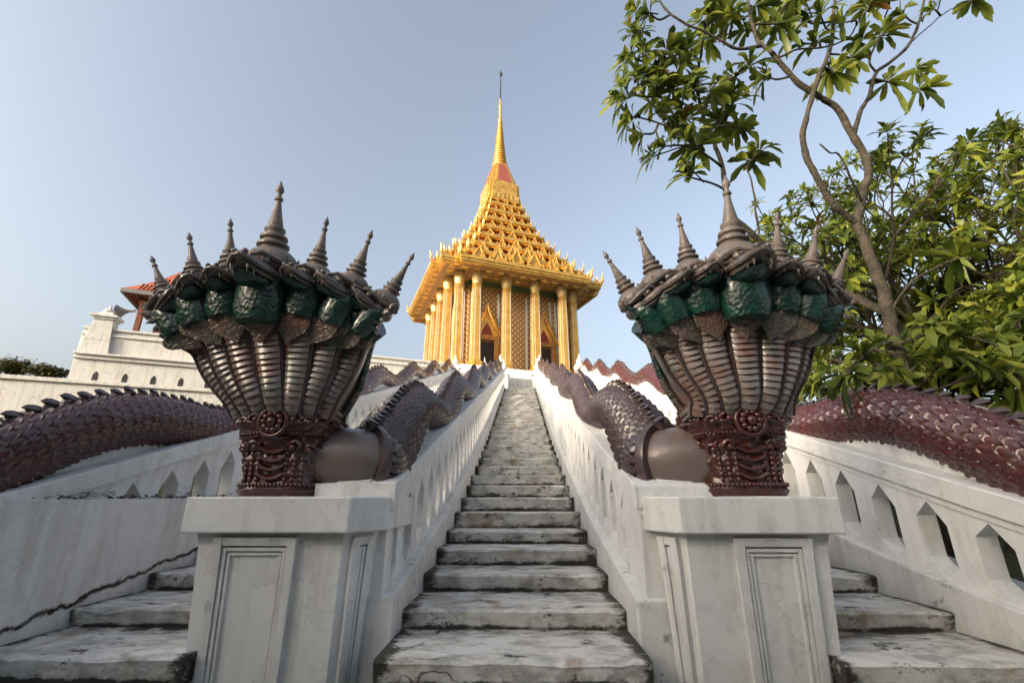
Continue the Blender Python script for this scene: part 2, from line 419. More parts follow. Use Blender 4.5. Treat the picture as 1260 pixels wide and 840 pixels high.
staircase(1.20, 3.06, 'right flight of stained steps beside the open balustrade under the plumeria', 3, (2.0, 3.06))

# ------------------------------------------------------------------ balustrades
def strip(mb, ys, xa, xb, lo, hi):
    """a bar of rectangular section that follows the slope"""
    o = len(mb.v)
    for y in ys:
        a, b = lo(y), hi(y)
        for p in ((xa, y, a), (xb, y, a), (xb, y, b), (xa, y, b)): mb.v.append(p); mb.c.append(.5)
    n = len(ys); fl = xb < xa
    for i in range(n-1):
        for k in range(4):
            q = (o+i*4+k, o+i*4+(k+1) % 4, o+(i+1)*4+(k+1) % 4, o+(i+1)*4+k); mb.f.append(q if fl else q[::-1])
    mb.f.append((o, o+1, o+2, o+3)); e = o+(n-1)*4; mb.f.append((e+3, e+2, e+1, e))
YEND = 25.2
def wave(y, hump, lam, mean, amp):
    return zr(y) + mean + amp*math.cos(2*math.pi*(y-hump)/lam)
def balustrade(xw, side, y0, label, xc, wv, bay0, groupname='balustrades of the temple stairs', pier=False):
    """xw face of the wall towards the stairs it borders, side = direction in which it is thick"""
    root = empty('balustrade', (xw, y0, GROUND), label, 'balustrade', groupname)
    ys = list(np.arange(y0, YEND, .3)) + [YEND]
    def put(mb, name, mat='plaster', **k):
        o = mb.build(name, M[mat], root, **k); o.location = -root.location; return o
    zb = lambda y: zs(y)+.19 if y < TOPY else TOPZ+.19
    mb = MB(); strip(mb, ys, xc, xw+side*.50, lambda y: zs(y)-.9, zb); put(mb, 'curb', 'curb', bevel=.012)
    mb = MB(); strip(mb, ys, xw-side*.035, xw+side*.52, lambda y: zr(y)-.165, zr); put(mb, 'rail', bevel=.012)
    mb = MB(); strip(mb, ys, xw-side*.012, xw+side*.49, lambda y: zr(y)-.215, lambda y: zr(y)-.168); put(mb, 'moulding')
    zt = lambda y: zr(y)-.217
    p = .45; y = bay0
    while y + p < YEND-.1:
        a = .275*p; P = []
        w0, w1, w2, w3 = .03, .20, .72, .965
        prof = [(-.5*p, .0), (.5*p, .0), (.5*p, w0), (.5*p-a, w1), (.5*p-a, w2), (.5*p, w3), (.5*p, 1), (-.5*p, 1), (-.5*p, w3), (-.5*p+a, w2), (-.5*p+a, w1), (-.5*p, w0)]
        mb = MB(); yc = y+p/2; n = len(prof); vs = []
        for xx in (xw, xw+side*.15):
            for (u, ww) in prof:
                yy = yc+u; vs.append((xx, yy, lerp(zb(yy)-.003, zt(yy)+.003, ww)))
        fs = [(i, (i+1) % n, n+(i+1) % n, n+i) for i in range(n)] + [tuple(range(n-1, -1, -1)), tuple(range(n, 2*n))]
        if side < 0: fs = [f[::-1] for f in fs]
        mb.add(vs, fs); put(mb, 'baluster')
        y += p
    if pier:
        mb = MB(); strip(mb, [y0+.03, lerp(y0, bay0, .5), bay0-.002], xw, xw+side*.40, lambda y: zb(y)-.003, lambda y: zt(y)+.003); put(mb, 'end_block')
    # wavy upstand that carries the serpent
    mb = MB(); ys2 = list(np.arange(max(y0, 2.0)+.06, YEND-.3, .12))
    strip(mb, ys2, xw+side*.16, xw+side*.40, lambda y: zr(y)-.05, lambda y: max(zr(y)+.01, wave(y, *wv)-.04)); put(mb, 'serpent_support', smooth=30)
    # newel post at the top of the flight
    mb = MB(); zt0 = TOPZ-.3; yn = YEND+.18; xm = xw+side*.25; zt1 = zr(YEND)+.05
    mb.box((xm-.26, yn-.26, zt0), (xm+.26, yn+.26, zt1)); mb.box((xm-.31, yn-.31, zt1), (xm+.31, yn+.31, zt1+.12))
    post = put(mb, 'newel_post', bevel=.02)
    mb = MB(); mb.lathe([(.24, zt1+.12), (.26, zt1+.2), (.15, zt1+.28), (.20, zt1+.40), (.10, zt1+.56), (.03, zt1+.78), (.0, zt1+.9)], 12, Matrix.Translation((xm, yn, 0)))
    f = mb.build('finial', M['plaster'], post, smooth=40)
    return root
WI_L = (5.0, 3.1, .185, .155); WI_R = (5.0, 3.25, .185, .155); WO = (4.1, 3.75, .16, .18)
balustrade(-.95, -1, 3.40, 'white balustrade along the left side of the central steps', -.872, WI_L, 3.62, pier=True)
balustrade(.83, 1, 3.40, 'white balustrade along the right side of the central steps', .752, WI_R, 3.98, pier=True)
balustrade(-3.56, -1, 1.0, 'white balustrade at the far left behind the thick cracked parapet', -3.50, WO, 2.95)
balustrade(3.13, 1, 1.0, 'white balustrade at the far right with dark pointed openings', 3.065, WO, 1.10)

# thick parapet at the left, level top
mb = MB(); ys = list(np.arange(1.2, 7.01, .29)) + [7.3]
o_ = len(mb.v)
for i, y in enumerate(ys):
    for k in range(13):
        zz = lerp(GROUND-.3, -.025, k/12); mb.v.append((-3.325+.012*noise.noise(Vector((y*1.3, zz*1.5, 3)))-.02*k/12, y, zz)); mb.c.append(.5)
for i in range(len(ys)-1):
    for k in range(12): mb.f.append((i*13+k, (i+1)*13+k, (i+1)*13+k+1, i*13+k+1)[::-1])
for i, y in enumerate(ys): mb.v.append((-3.56, y, -.02+.012*noise.noise(Vector((y*3, 1, 1))))); mb.c.append(.5)
b0 = len(ys)*13
for i in range(len(ys)-1): mb.f.append((i*13+12, (i+1)*13+12, b0+i+1, b0+i))
mb.v += [(-3.56, ys[0], GROUND-.3), (-3.56, ys[-1], GROUND-.3)]; mb.c += [.5, .5]; q = len(mb.v)
mb.f.append((q-2,) + tuple(range(0, 13)) + (b0,)); mb.f.append((q-1, b0+len(ys)-1) + tuple((len(ys)-1)*13+k for k in range(12, -1, -1)))
tag(mb.build('parapet_wall', M['parapet'], smooth=50), 'thick white parapet with a level top and a black crack along the left steps', 'parapet')

mb = MB(); rl_ = random.Random(3)
for k in range(420):
    y = rl_.uniform(3.35, 6.9); c_ = Vector((rl_.uniform(-3.50, -3.40), y, -.018 + abs(rl_.gauss(0, .016))*(1+1.6*max(0, noise.noise(Vector((y*3, 0, 0)))))))
    a = rl_.uniform(0, 6.28); d = Vector((math.cos(a), math.sin(a), rl_.uniform(-.3, .5)))*rl_.uniform(.02, .05); e2 = Vector((-math.sin(a), math.cos(a), 0))*.012
    mb.add([c_-d, c_+e2, c_+d, c_-e2], [(0, 1, 2, 3)])
tag(mb.build('leaf_litter', M['dark']), 'dark rotting leaves lying on the ledge of the left parapet', 'leaf litter', kind='stuff')

# ------------------------------------------------------------------ pedestals
def pedestal(cx, mir, label, bx=.52, ex=.70):
    """mir = +1: the bevelled corner that meets the rail is on the +x side"""
    root = empty('pedestal', (cx, 3.6, GROUND), label, 'pedestal', 'serpent pedestals')
    def put(mb, name, mat='pedestal', par=root, **k):
        o = mb.build(name, M[mat], par, **k)
        if par is root: o.location = -root.location
        return o
    def outline(g):      # plan of slab / shaft, g = inset
        pts = [(-.56+g, 3.10+g), (bx-g*.6, 3.10+g), (ex-g, 3.37+g*.3), (ex-g, 4.15-g), (-.56+g, 4.15-g)]
        P = [(cx+mir*x, y) for x, y in pts]
        return P if mir > 0 else P[::-1]
    mb = MB(); mb.frustum(outline(0), -.225, outline(0), -.004); put(mb, 'top_slab', bevel=.012)
    mb = MB()
    lev = [(.070, -.2285), (.085, -.30), (.100, -.55), (.115, -.85), (.130, -1.15), (.135, GROUND-.1)]
    for (g0, z0), (g1, z1) in zip(lev, lev[1:]): mb.frustum(outline(g1), z1, outline(g0), z0, caps=False)
    mb.f.append(tuple(range(5, 10)))
    put(mb, 'shaft', smooth=50)
    # moulded panels on the front and on the bevel: nested frames, battered with the shaft
    def frame(p0, p1, nrm, z0, z1, flare, name):
        d = (Vector(p1)-Vector(p0)); L = d.length; d.normalize()
        def pt(u, z, out):
            g = (-z-.2285)
            off = float(np.interp(-z, [.2285, .30, .55, .85, 1.15, 1.37], [.070, .085, .100, .115, .130, .135]))
            b = Vector(p0) + d*u + Vector(nrm)*(out + .003 + (.085-off)) + d*((u/L-.5)*flare*g)
            return (b.x, b.y, z)
        mb = MB()
        def bar(u0, u1, za, zb_, o0, o1):
            n = 7; vs = []
            for k in range(n+1):
                z = lerp(za, zb_, k/n)
                for (u, o) in ((u0, -.012), (u1, -.012), (u1, o1), (u0, o0)): vs.append(pt(u, z, o))
            fs = []
            for k in range(n):
                for q in range(4): fs.append((k*4+q, k*4+(q+1) % 4, (k+1)*4+(q+1) % 4, (k+1)*4+q))
            fs += [(3, 2, 1, 0), (n*4, n*4+1, n*4+2, n*4+3)]
            mb.add(vs, fs)
        for ins, o, wd in ((0, .030, .055), (.062, .020, .022), (.092, .012, .018)):
            bar(ins, ins+wd, z1, z0-ins, o, o); bar(L-ins-wd, L-ins, z1, z0-ins, o, o)
            bar(ins+wd+.001, L-ins-wd-.001, z0-ins-wd*.9, z0-ins, o-.002, o-.002)
        put(mb, name, smooth=30)
    a = [(cx+mir*x, y, 0) for x, y in ((-.36, 3.185), (bx-.34, 3.185))]
    if mir < 0: a = a[::-1]
    frame(a[0], a[1], (0, -1, 0), -.252, GROUND, -.05, 'front_panel')
    A, B = Vector((bx-.05, 3.185)), Vector((ex-.085, 3.395)); A2, B2 = A.lerp(B, .22), A.lerp(B, .90)
    nv = Vector((B.y-A.y, -(B.x-A.x))).normalized()
    p, q = [(cx+mir*v.x, v.y, 0) for v in (A2, B2)]
    if mir < 0: p, q = q, p
    frame(p, q, (mir*nv.x, nv.y, 0), -.255, GROUND, -.05, 'bevel_panel')
    return root
pedestal(-1.63, 1, 'grey white panelled pedestal under the left serpent heads')
pedestal(1.46, -1, 'grey white panelled pedestal under the right serpent heads', .46, .612)

# ------------------------------------------------------------------ serpents (nagas)
def serpent_body(path, radii, ps=.104, res=.0085, n_around=22, far=None):
    """scaled skin: rows follow the path, displaced into overlapping scales; returns an MB with tint"""
    pts = [Vector(p) for p in path]
    seg = [0.0]
    for a, b in zip(pts, pts[1:]): seg.append(seg[-1]+(b-a).length)
    seg = np.array(seg); P = np.array([tuple(p) for p in pts]); L = seg[-1]
    s = [0.0]
    while s[-1] < L:
        y = float(np.interp(s[-1], seg, P[:, 1])); s.append(s[-1] + res*max(1.0, min(12.0, max(y/3.8, .1)**1.5)))
    s = np.array(s[:-1] + [L])
    C = np.stack([np.interp(s, seg, P[:, k]) for k in range(3)], 1)
    k_ = np.ones(9)/9
    rad = np.interp(s, seg, radii)
    T = np.gradient(C, axis=0); T /= np.linalg.norm(T, axis=1)[:, None]
    X = np.tile(np.array([1., 0, 0]), (len(s), 1)); X -= T*(X*T).sum(1)[:, None]; X /= np.linalg.norm(X, axis=1)[:, None]
    N = np.cross(X, T)
    NA = 230
    th = np.linspace(0, 2*np.pi, NA, endpoint=False)
    a = (s/ps)[:, None] + 0*th[None]; bb = (th/(2*np.pi)*n_around)[None] + 0*s[:, None]
    i = np.floor(a); da = a-i
    def edge(row):
        o = bb + .5*(row % 2); db = o-np.round(o); return 1.02 + .55*np.sqrt(np.clip(1-(2*np.abs(db))**2, 0, 1)), np.round(o), db
    e1, id1, db1 = edge(i); e0, id0, db0 = edge(i-1)
    on0 = (da+1) < e0
    t = np.where(on0, (da+1)/e0, da/e1); db = np.where(on0, db0, db1)
    ident = np.where(on0, id0*17.13+(i-1)*3.71, id1*17.13+i*3.71)
    rnd = np.abs(np.sin(ident*12.9898)*43758.5453) % 1
    dome = 1-(2*np.abs(db))**2*.55
    h = .036*(t**.8)*(1-.45*(2*np.abs(db))**2) + .014*np.exp(-((t-.90)/.07)**2)
    Rr = rad[:, None]*(1+0*th[None]) + h*(rad[:, None]/.21)
    V = C[:, None, :] + X[:, None, :]*(np.cos(th)[None]*Rr)[..., None] + N[:, None, :]*(np.sin(th)[None]*Rr)[..., None]
    mb = MB(); mb.v = [tuple(p) for p in V.reshape(-1, 3)]
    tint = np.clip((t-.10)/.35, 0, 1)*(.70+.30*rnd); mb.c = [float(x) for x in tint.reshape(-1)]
    ns = len(s); idx = np.arange(ns*NA).reshape(ns, NA); nxt = np.roll(idx, -1, 1)
    F = np.stack([idx[:-1], nxt[:-1], nxt[1:], idx[1:]], -1).reshape(-1, 4)[:, ::-1]
    mb.f = [tuple(int(v) for v in f) for f in F]
    mb.f.append(tuple(range(NA))); mb.f.append(tuple(range(ns*NA-1, (ns-1)*NA-1, -1)))
    return mb, C, T, N, X, s, rad
def crest_on(mb, C, T, N, X, s, rad, pitch=.098, h=.105):
    """row of curled leaf spines along the back, over a beaded keel"""
    nxt = .05
    keel = []
    for k in range(len(s)):
        if s[k] < nxt: continue
        sc_ = max(1.0, min(3.0, C[k][1]/8.0)); nxt = s[k] + pitch*min(1.6, sc_)
        Nz = Vector(N[k]); Nz = Nz if Nz.z > 0 else -Nz
        p = Vector(C[k]) + Nz*(rad[k]*1.0+.004); t = -Vector(T[k]); x = Vector(X[k])
        m = Matrix(((t.x, x.x, Nz.x, p.x), (t.y, x.y, Nz.y, p.y), (t.z, x.z, Nz.z, p.z), (0, 0, 0, 1)))
        hh = h*min(1.5, sc_)*random.uniform(.85, 1.12); w_ = pitch*.80*min(1.6, sc_)
        mb.cur = random.uniform(.5, 1)
        mb.plate([(-w_, -.02), (w_, -.02), (w_*.95, hh*.30), (w_*.60, hh*.52), (w_*.62, hh*.78), (w_*.92, hh*.98), (w_*.45, hh*1.06), (-w_*.02, hh*.88), (-w_*.45, hh*.52), (-w_*.8, hh*.2)], .050, m)
    step = max(1, len(C)//260); ids = list(range(0, len(C), step))
    pts = []
    for k in ids:
        Nz = Vector(N[k]); Nz = Nz if Nz.z > 0 else -Nz; pts.append(Vector(C[k]) + Nz*rad[k]*1.0)
    mb.tube(pts, .035, 7)
    for sd in (-1, 1):
        mb.tube([p + Vector((sd*.075, 0, -.012)) for p in pts], .017, 6)

def heart_outline(w, h):
    return [(-w*.8, 0), (w*.8, 0), (w*1.0, h*.18), (w*1.0, h*.38), (w*.84, h*.55), (w*.52, h*.72), (w*.22, h*.86), (0, h), (-w*.22, h*.86), (-w*.52, h*.72), (-w*.84, h*.55), (-w*1.0, h*.38), (-w*1.0, h*.18)]
def leaf_outline(w, h, n=5):
    return [(-w*.35, 0), (w*.35, 0), (w*.95, h*.30), (w*1.0, h*.48), (w*.62, h*.66), (w*.40, h*.70), (w*.22, h*.86), (0, h), (-w*.22, h*.86), (-w*.40, h*.70), (-w*.62, h*.66), (-w*1.0, h*.48), (-w*.95, h*.30)]
CROWN = [(0.140, 0.0000), (0.152, 0.0106), (0.156, 0.0355), (0.146, 0.0497), (0.150, 0.0639), (0.146, 0.0923), (0.128, 0.1278), (0.104, 0.1562), (0.080, 0.1775), (0.082, 0.1917), (0.100, 0.2023), (0.100, 0.2165), (0.074, 0.2307), (0.070, 0.2449), (0.086, 0.2591), (0.084, 0.2769), (0.058, 0.2911), (0.056, 0.3053), (0.066, 0.3195), (0.064, 0.3372), (0.045, 0.3514), (0.047, 0.3692), (0.036, 0.4260), (0.024, 0.4970), (0.018, 0.5467), (0.028, 0.5574), (0.027, 0.5716), (0.016, 0.5822), (0.015, 0.6070), (0.026, 0.6248), (0.026, 0.6461), (0.014, 0.6745), (0.004, 0.7029), (0.000, 0.7100)]
def naga(cx, cy, fan_dx, hood_tilt, spans, tips, body_wv, body_x, mir, label):
    root = empty('naga_statue', (cx, cy, -.004), label, 'naga statue', 'many headed naga statues')
    B = Matrix.Translation((cx, cy, 0))
    def put(mb, name, mat, par=root, **k):
        o = mb.build(name, M[mat], par, **k)
        if par is root: o.location = -root.location
        return o
    rnd = random.Random(int(cx*100))
    # --- trunk with relief band
    mb = MB()
    def trunk_r(a, z):
        c_, s_ = math.cos(a), math.sin(a)
        sq = (abs(c_)**3.2 + abs(s_)**3.2)**(-1/3.2)
        prof = .91*np.interp(z, [0, .05, .12, .30, .44, .50, .53, .60, .66], [.285, .315, .295, .305, .355, .385, .372, .385, .355])
        return sq*prof, c_, s_
    NA, NZ_ = 120, 66; o = 0
    for j in range(NZ_+1):
        z = .66*j/NZ_
        for k in range(NA):
            a = 2*math.pi*k/NA; r, c_, s_ = trunk_r(a, z)
            q = Vector((a*4.2, z*11, cx))
            d = .030*abs(noise.noise(q*1.6)) + .018*abs(noise.noise(q*3.7))
            cell = math.sin(a*14)*math.sin(z*62)
            if .14 < z < .60: r += d + .008*cell
            else: r += d*.35
            bandl = .020 if abs(z-.505) < .014 or abs(z-.40) < .010 or z < .05 else 0
            r += bandl
            mb.v.append(tuple(B @ Vector((r*c_, r*s_*.86, z)))); mb.c.append(max(0, min(1, .3 + d*22)))
    for j in range(NZ_):
        for k in range(NA): mb.f.append((j*NA+k, j*NA+(k+1) % NA, (j+1)*NA+(k+1) % NA, (j+1)*NA+k))
    mb.f.append(tuple(range(NZ_*NA, (NZ_+1)*NA)))
    put(mb, 'trunk', 'band', smooth=60)
    # --- ornaments of the band: rosette, scrolls, beads, hanging tassels
    mb = MB(); mb.cur = .9
    def on(a, z, out=0):
        r, c_, s_ = trunk_r(a, z); r += out
        return B @ Vector((r*c_, r*s_*.86, z)), math.atan2(s_*.86, c_)
    fr = -math.pi/2
    p, an = on(fr, .50, .03)
    for q in range(10):
        al = 2*math.pi*q/10; mb.ell((p.x+.060*math.cos(al), p.y-.012, p.z+.060*math.sin(al)), (.024, .024, .024), n=8, k=5)
    mb.ell((p.x, p.y-.02, p.z), (.036, .036, .036), n=12, k=8)
    rg = [(p.x+.100*math.cos(2*math.pi*q/24), p.y-.004, p.z+.100*math.sin(2*math.pi*q/24)) for q in range(25)]
    mb.tube(rg, .016, 7)
    for sd in (-1, 1):
        for a0, z0, sc_ in ((.36, .52, 1), (.62, .50, .9), (.95, .52, .95), (1.35, .50, .9), (.42, .33, .95), (.75, .31, .85), (1.1, .33, .9), (1.6, .36, .9), (2.0, .5, .9), (2.5, .5, .9)):
            sp = []
            for q in range(15):
                tt = q/14; al = tt*4.2; rr = .062*sc_*(1-tt*.8)
                pp, _ = on(fr+sd*(a0 + rr*math.cos(al)*2.4), z0+rr*math.sin(al)*1.0, .022); sp.append(pp)
            mb.tube(sp, [lerp(.021, .010, q/14) for q in range(15)], 6)
            pp, _ = on(fr+sd*a0, z0, .03); mb.ell(tuple(pp), (.022, .022, .022), n=8, k=5)
    for zz, st, rr in ((.425, .075, .0125), (.075, .09, .016), (.635, .08, .012)):
        a = 0
        while a < 2*math.pi:
            pp, _ = on(a, zz, .012); mb.ell(tuple(pp), (rr,)*3, n=6, k=4); a += st
    for q in range(9):
        a = fr + (q-4)*.17
        if abs(q-4) > 1:
            for zz in np.arange(.11, .37, .035):
                pp, _ = on(a, float(zz), .014); mb.ell(tuple(pp), (.017, .015, .019), n=6, k=4)
    for k in range(4):          # folded apron in front
        zz = .33-.06*k
        sp = [on(fr+u*.30, zz-.035*(1-u*u), .030)[0] for u in np.linspace(-1, 1, 11)]
        mb.tube(sp, .013, 6)
    put(mb, 'relief_ornament', 'band', smooth=60)
    mb = MB(); mb.cur = .7
    vv = [on(fr+u*1.35, .575+.15*(1-abs(u))**1.25, .035)[0] for u in np.linspace(-1, 1, 25)]
    mb.tube(vv, .022, 7); mb.tube([q-Vector((0, .012, .042)) for q in vv], .014, 6)
    for q in range(0, 25): mb.ell(tuple(vv[q]+Vector((0, -.012, .016))), (.014,)*3, n=6, k=4)
    put(mb, 'collar_rim', 'collar', smooth=60)
    # --- seven necks that spread into the hood
    fx = cx+fan_dx
    heads = []
    order = sorted(range(-3, 4), key=lambda i: abs(i))
    for i in order:
        ai = abs(i); sg = (i > 0)-(i < 0)
        span = spans[ai]
        xb = .104*i
        back = .015*ai*ai; bl = 1-(ai/3)**2
        pts = [Vector((cx+xb*1.0, cy-.24+back*.45, .56)), Vector((cx+sg*span*.46, cy-.29-.05*bl+back*.5, .69)),
               Vector((lerp(cx, fx, .4)+sg*span*.615, cy-.34-.06*bl+back*.55, .88)), Vector((lerp(cx, fx, .7)+sg*span*.71, cy-.40-.05*bl+back*.7, 1.07)),
               Vector((fx+sg*span*.80, cy-.47-.02*bl+back*.8, 1.235-.009*ai*ai)), Vector((fx+sg*span*.96, cy-.56+back, 1.375-.016*ai*ai))]
        cp = catmull(pts, 28); N = len(cp); mb = MB(); NAq = 22
        acc = 0
        for j, p in enumerate(cp):
            t = (cp[min(j+1, N-1)]-cp[max(j-1, 0)]).normalized()
            if j: acc += (cp[j]-cp[j-1]).length
            side = t.cross(Vector((0, 1, 0))); side = Vector((side.x, side.y*.5, side.z)).normalized(); nn = side.cross(t).normalized()
            if nn.y > 0: nn = -nn; 
            u = j/(N-1)
            wa = lerp(.062, .140 if i else .150, min(1, u*1.15)**.9); wb_ = lerp(.075, .10, u)
            ph = (acc/.043) % 1.0
            rib = .023*(1-ph)**.8 * min(1, u*5)
            for k in range(NAq):
                al = 2*math.pi*k/NAq
                ca, sa = math.cos(al), math.sin(al)
                fr_ = max(0, sa)**.6
                ex = abs(ca)**.7*(1 if ca > 0 else -1)
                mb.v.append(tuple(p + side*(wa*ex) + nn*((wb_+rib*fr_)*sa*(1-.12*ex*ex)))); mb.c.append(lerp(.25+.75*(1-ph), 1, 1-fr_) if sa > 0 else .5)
        jt = int(N*.87); thr = MB(); thr.v = list(mb.v[jt*NAq:]); thr.c = [.12]*len(thr.v)
        for q in range(jt*NAq, len(mb.v)):        # scaly throat: swelling rows
            pass
        for j in range(jt):
            for k in range(NAq): mb.f.append((j*NAq+k, j*NAq+(k+1) % NAq, (j+1)*NAq+(k+1) % NAq, (j+1)*NAq+k))
        for j in range(N-1-jt):
            for k in range(NAq): thr.f.append((j*NAq+k, j*NAq+(k+1) % NAq, (j+1)*NAq+(k+1) % NAq, (j+1)*NAq+k))
        thr.f.append(tuple(range((N-1-jt)*NAq, (N-jt)*NAq)))
        mb.v = mb.v[:(jt+1)*NAq]; mb.c = mb.c[:(jt+1)*NAq]
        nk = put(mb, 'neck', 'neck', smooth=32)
        for row in range(2):                      # small overlapping leaf scales over the throat
            jj = jt + int((N-2-jt)*(row+.6)/2); p = cp[jj]; t = (cp[min(jj+1, N-1)]-cp[jj-1]).normalized(); sx_ = t.cross(Vector((0, 1, 0))).normalized(); nf = sx_.cross(t).normalized()
            if nf.y > 0: nf = -nf
            for q in range(5):
                uu = (q-2+.5*(row % 2))/2.4
                if abs(uu) > 1: continue
                thr.cur = rnd.uniform(.0, .4); o_ = p + sx_*(uu*.135) + nf*(.112*math.sqrt(max(.05, 1-uu*uu*.8))) + t*.05
                zd = (-t*.95 + nf*.22).normalized(); yd = zd.cross(sx_)
                m = Matrix(((sx_.x, yd.x, zd.x, o_.x), (sx_.y, yd.y, zd.y, o_.y), (sx_.z, yd.z, zd.z, o_.z), (0, 0, 0, 1)))
                thr.plate(leaf_outline(.046, .105), .020, m)
        thr.build('throat', M['head'], nk, smooth=40)
        # rope moulding along both edges of the belly plates
        mbe = MB()
        for sd in (-1, 1):
            ep = []
            for j in range(0, N, 2):
                p = cp[j]; t = (cp[min(j+1, N-1)]-cp[max(j-1, 0)]).normalized(); side = t.cross(Vector((0, 1, 0))).normalized(); nn = side.cross(t).normalized()
                if nn.y > 0: nn = -nn
                u = j/(N-1); wa = lerp(.062, .140, min(1, u*1.15)**.9); wb_ = lerp(.075, .10, u)
                ep.append(p + side*(sd*wa*.90) + nn*(wb_*.62))
            mbe.cur = .5
            mbe.tube(ep, [lerp(.010, .020, q/(len(ep)-1)) for q in range(len(ep))], 6)
        mbe.build('edge_roll', M['crest'], nk, smooth=60)
        heads.append((i, cp[-1], (cp[-1]-cp[-6]).normalized()))
        # --- leaf collar where neck turns into head
        mbc = MB(); jc = int(N*.84); tp = cp[jc]; tdir = (cp[jc+4]-cp[jc-4]).normalized()
        sx_ = tdir.cross(Vector((0, 1, 0))).normalized(); nf = sx_.cross(tdir).normalized()
        if nf.y > 0: nf = -nf
        for (dxx, w_, h_, zz, lift) in ((-.10, .085, .17, .05, .082), (.10, .085, .17, .05, .082), (0, .132, .275, .03, .132)):
            mbc.cur = rnd.uniform(.55, 1)
            o_ = tp + sx_*dxx + nf*lift + tdir*(zz+.03)
            zd = (-tdir*.97 + nf*.10).normalized(); xd = sx_; yd = zd.cross(xd)
            m = Matrix(((xd.x, yd.x, zd.x, o_.x), (xd.y, yd.y, zd.y, o_.y), (xd.z, yd.z, zd.z, o_.z), (0, 0, 0, 1)))
            mbc.plate(heart_outline(w_, h_), .022, m)
            for q in range(4): mbc.plate(heart_outline(w_*(.82-.17*q), h_*(.82-.17*q)), .030+.008*q, m @ Matrix.Translation((0, 0, h_*.04)))
        mbc.build('collar_leaf', M['collar'], nk, smooth=50)
    # solid back of the hood
    mb = MB(); rows = []
    for j in range(15):
        u = j/14; z = lerp(.52, 1.30, u)
        hw = float(np.interp(u, [0, .2, .45, .75, 1], [.30, .40, .53, .61, .73]))*(spans[3]/.82)
        yy = float(np.interp(u, [0, .4, .7, 1], [-.10, -.16, -.24, -.42]))
        xo = lerp(cx, fx, u)
        rows.append([(xo+hw*math.sin(a)/math.sin(1.15), cy+yy+.34*(1-math.cos(a)) - .02, z-.10*u*(1-math.cos(a))) for a in np.linspace(-1.15, 1.15, 19)])
    for th_ in (0, .05):
        for r_ in rows: 
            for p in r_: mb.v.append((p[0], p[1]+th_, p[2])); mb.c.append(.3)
    W_ = 19; H_ = 15
    for j in range(H_-1):
        for k in range(W_-1):
            a = j*W_+k; mb.f.append((a, a+1, a+W_+1, a+W_)); q = a+W_*H_; mb.f.append((q+W_, q+W_+1, q+1, q))
    for j in range(H_-1):
        for k in (0, W_-1): a = j*W_+k; q = a+W_*H_; mb.f.append((a, a+W_, q+W_, q))
    for k in range(W_-1): a = (H_-1)*W_+k; q = a+W_*H_; mb.f.append((a, a+1, q+1, q))
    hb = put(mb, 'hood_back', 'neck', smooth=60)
    # serrated fringe along the hood edge
    for k, sd in ((0, -1), (18, 1)):
        mb = MB()
        for j in np.arange(1, 13.9, .42):
            j0 = int(j); f_ = j-j0; p = Vector(rows[j0][k]).lerp(Vector(rows[j0+1][k]), f_)
            mb.cur = rnd.uniform(.4, 1)
            mb.ell((p.x+sd*.012, p.y, p.z), (.032, .045, .030), n=8, k=5)
        mb.build('hood_fringe', M['head'], hb, smooth=60)
    # --- heads
    for (i, p, t) in heads:
        ai = abs(i); big = 1.32 if i == 0 else (1.0 if ai < 3 else .92)
        lean = float(np.interp(ai, [0, 1, 2, 3], [0, .14, .32, .55]))*(1 if i > 0 else -1)
        fwd = .30
        m = Matrix.Translation(p + Vector((0, -.05-.03*(i == 0), .05))) @ Matrix.Rotation(lean, 4, 'Y') @ Matrix.Rotation(-(lean*1.3), 4, 'Z') @ Matrix.Scale(big, 4)
        mb = MB(); mb.cur = .12
        # throat under the head, flaring up to the jaw
        mb.lathe([(.10, -.22), (.122, -.15), (.126, -.06), (.132, .0), (.10, .05)], 18, m @ Matrix.Diagonal((1.06, .84, 1, 1)))
        mb.cur = .78
        mb.ell((0, .03, .035), (.132, .125, .075), m, 20, 12)                                       # skull
        fn_ = lambda q: Vector((q.x*(1-.42*max(0, -q.y)**1.5), q.y, q.z + .55*max(0, -q.y)**2.4))
        mb.ell((0, -.10, .030), (.108, .165, .042), m, 20, 10, fn=fn_)                              # upper jaw
        mb.cur = .55
        mb.ell((0, -.075, -.030), (.096, .150, .028), m, 18, 8, fn=lambda q: Vector((q.x*(1-.42*max(0, -q.y)**1.5), q.y, q.z + .25*max(0, -q.y)**2)))   # lower jaw
        mb.cur = .85
        for zz_, w_, y0_ in ((.012, .112, -.255), (-.012, .100, -.215)):                            # lips, rolled and wavy
            pts = [m @ Vector((w_*math.sin(a)*(1.0), .02 + (y0_-.02)*max(0, math.cos(a))**.8, zz_ + .028*math.cos(a)**2 + .010*math.cos(4*a))) for a in np.linspace(-1.57, 1.57, 17)]
            mb.tube(pts, .0125*big, 6)
        for sd in (-1, 1):
            mb.cur = .9
            mb.ell((sd*.066, -.13, .075), (.024, .026, .024), m, 10, 6)                             # eyes
            mb.tube([m @ Vector(q) for q in ((sd*.020, -.19, .080), (sd*.060, -.16, .108), (sd*.105, -.09, .100), (sd*.140, .0, .085), (sd*.150, .05, .115))], [.010*big, .016*big, .017*big, .014*big, .005], 6)
            mb.ell((sd*.026, -.245, .068), (.016, .018, .015), m, 8, 5)                             # nostrils
            mb.cur = 1.0
            for q in range(4): mb.lathe([(.0075*big, 0), (.0, -.030*big)], 5, m @ Matrix.Translation((sd*(.042+.012*q), -.225+.040*q, .006)))
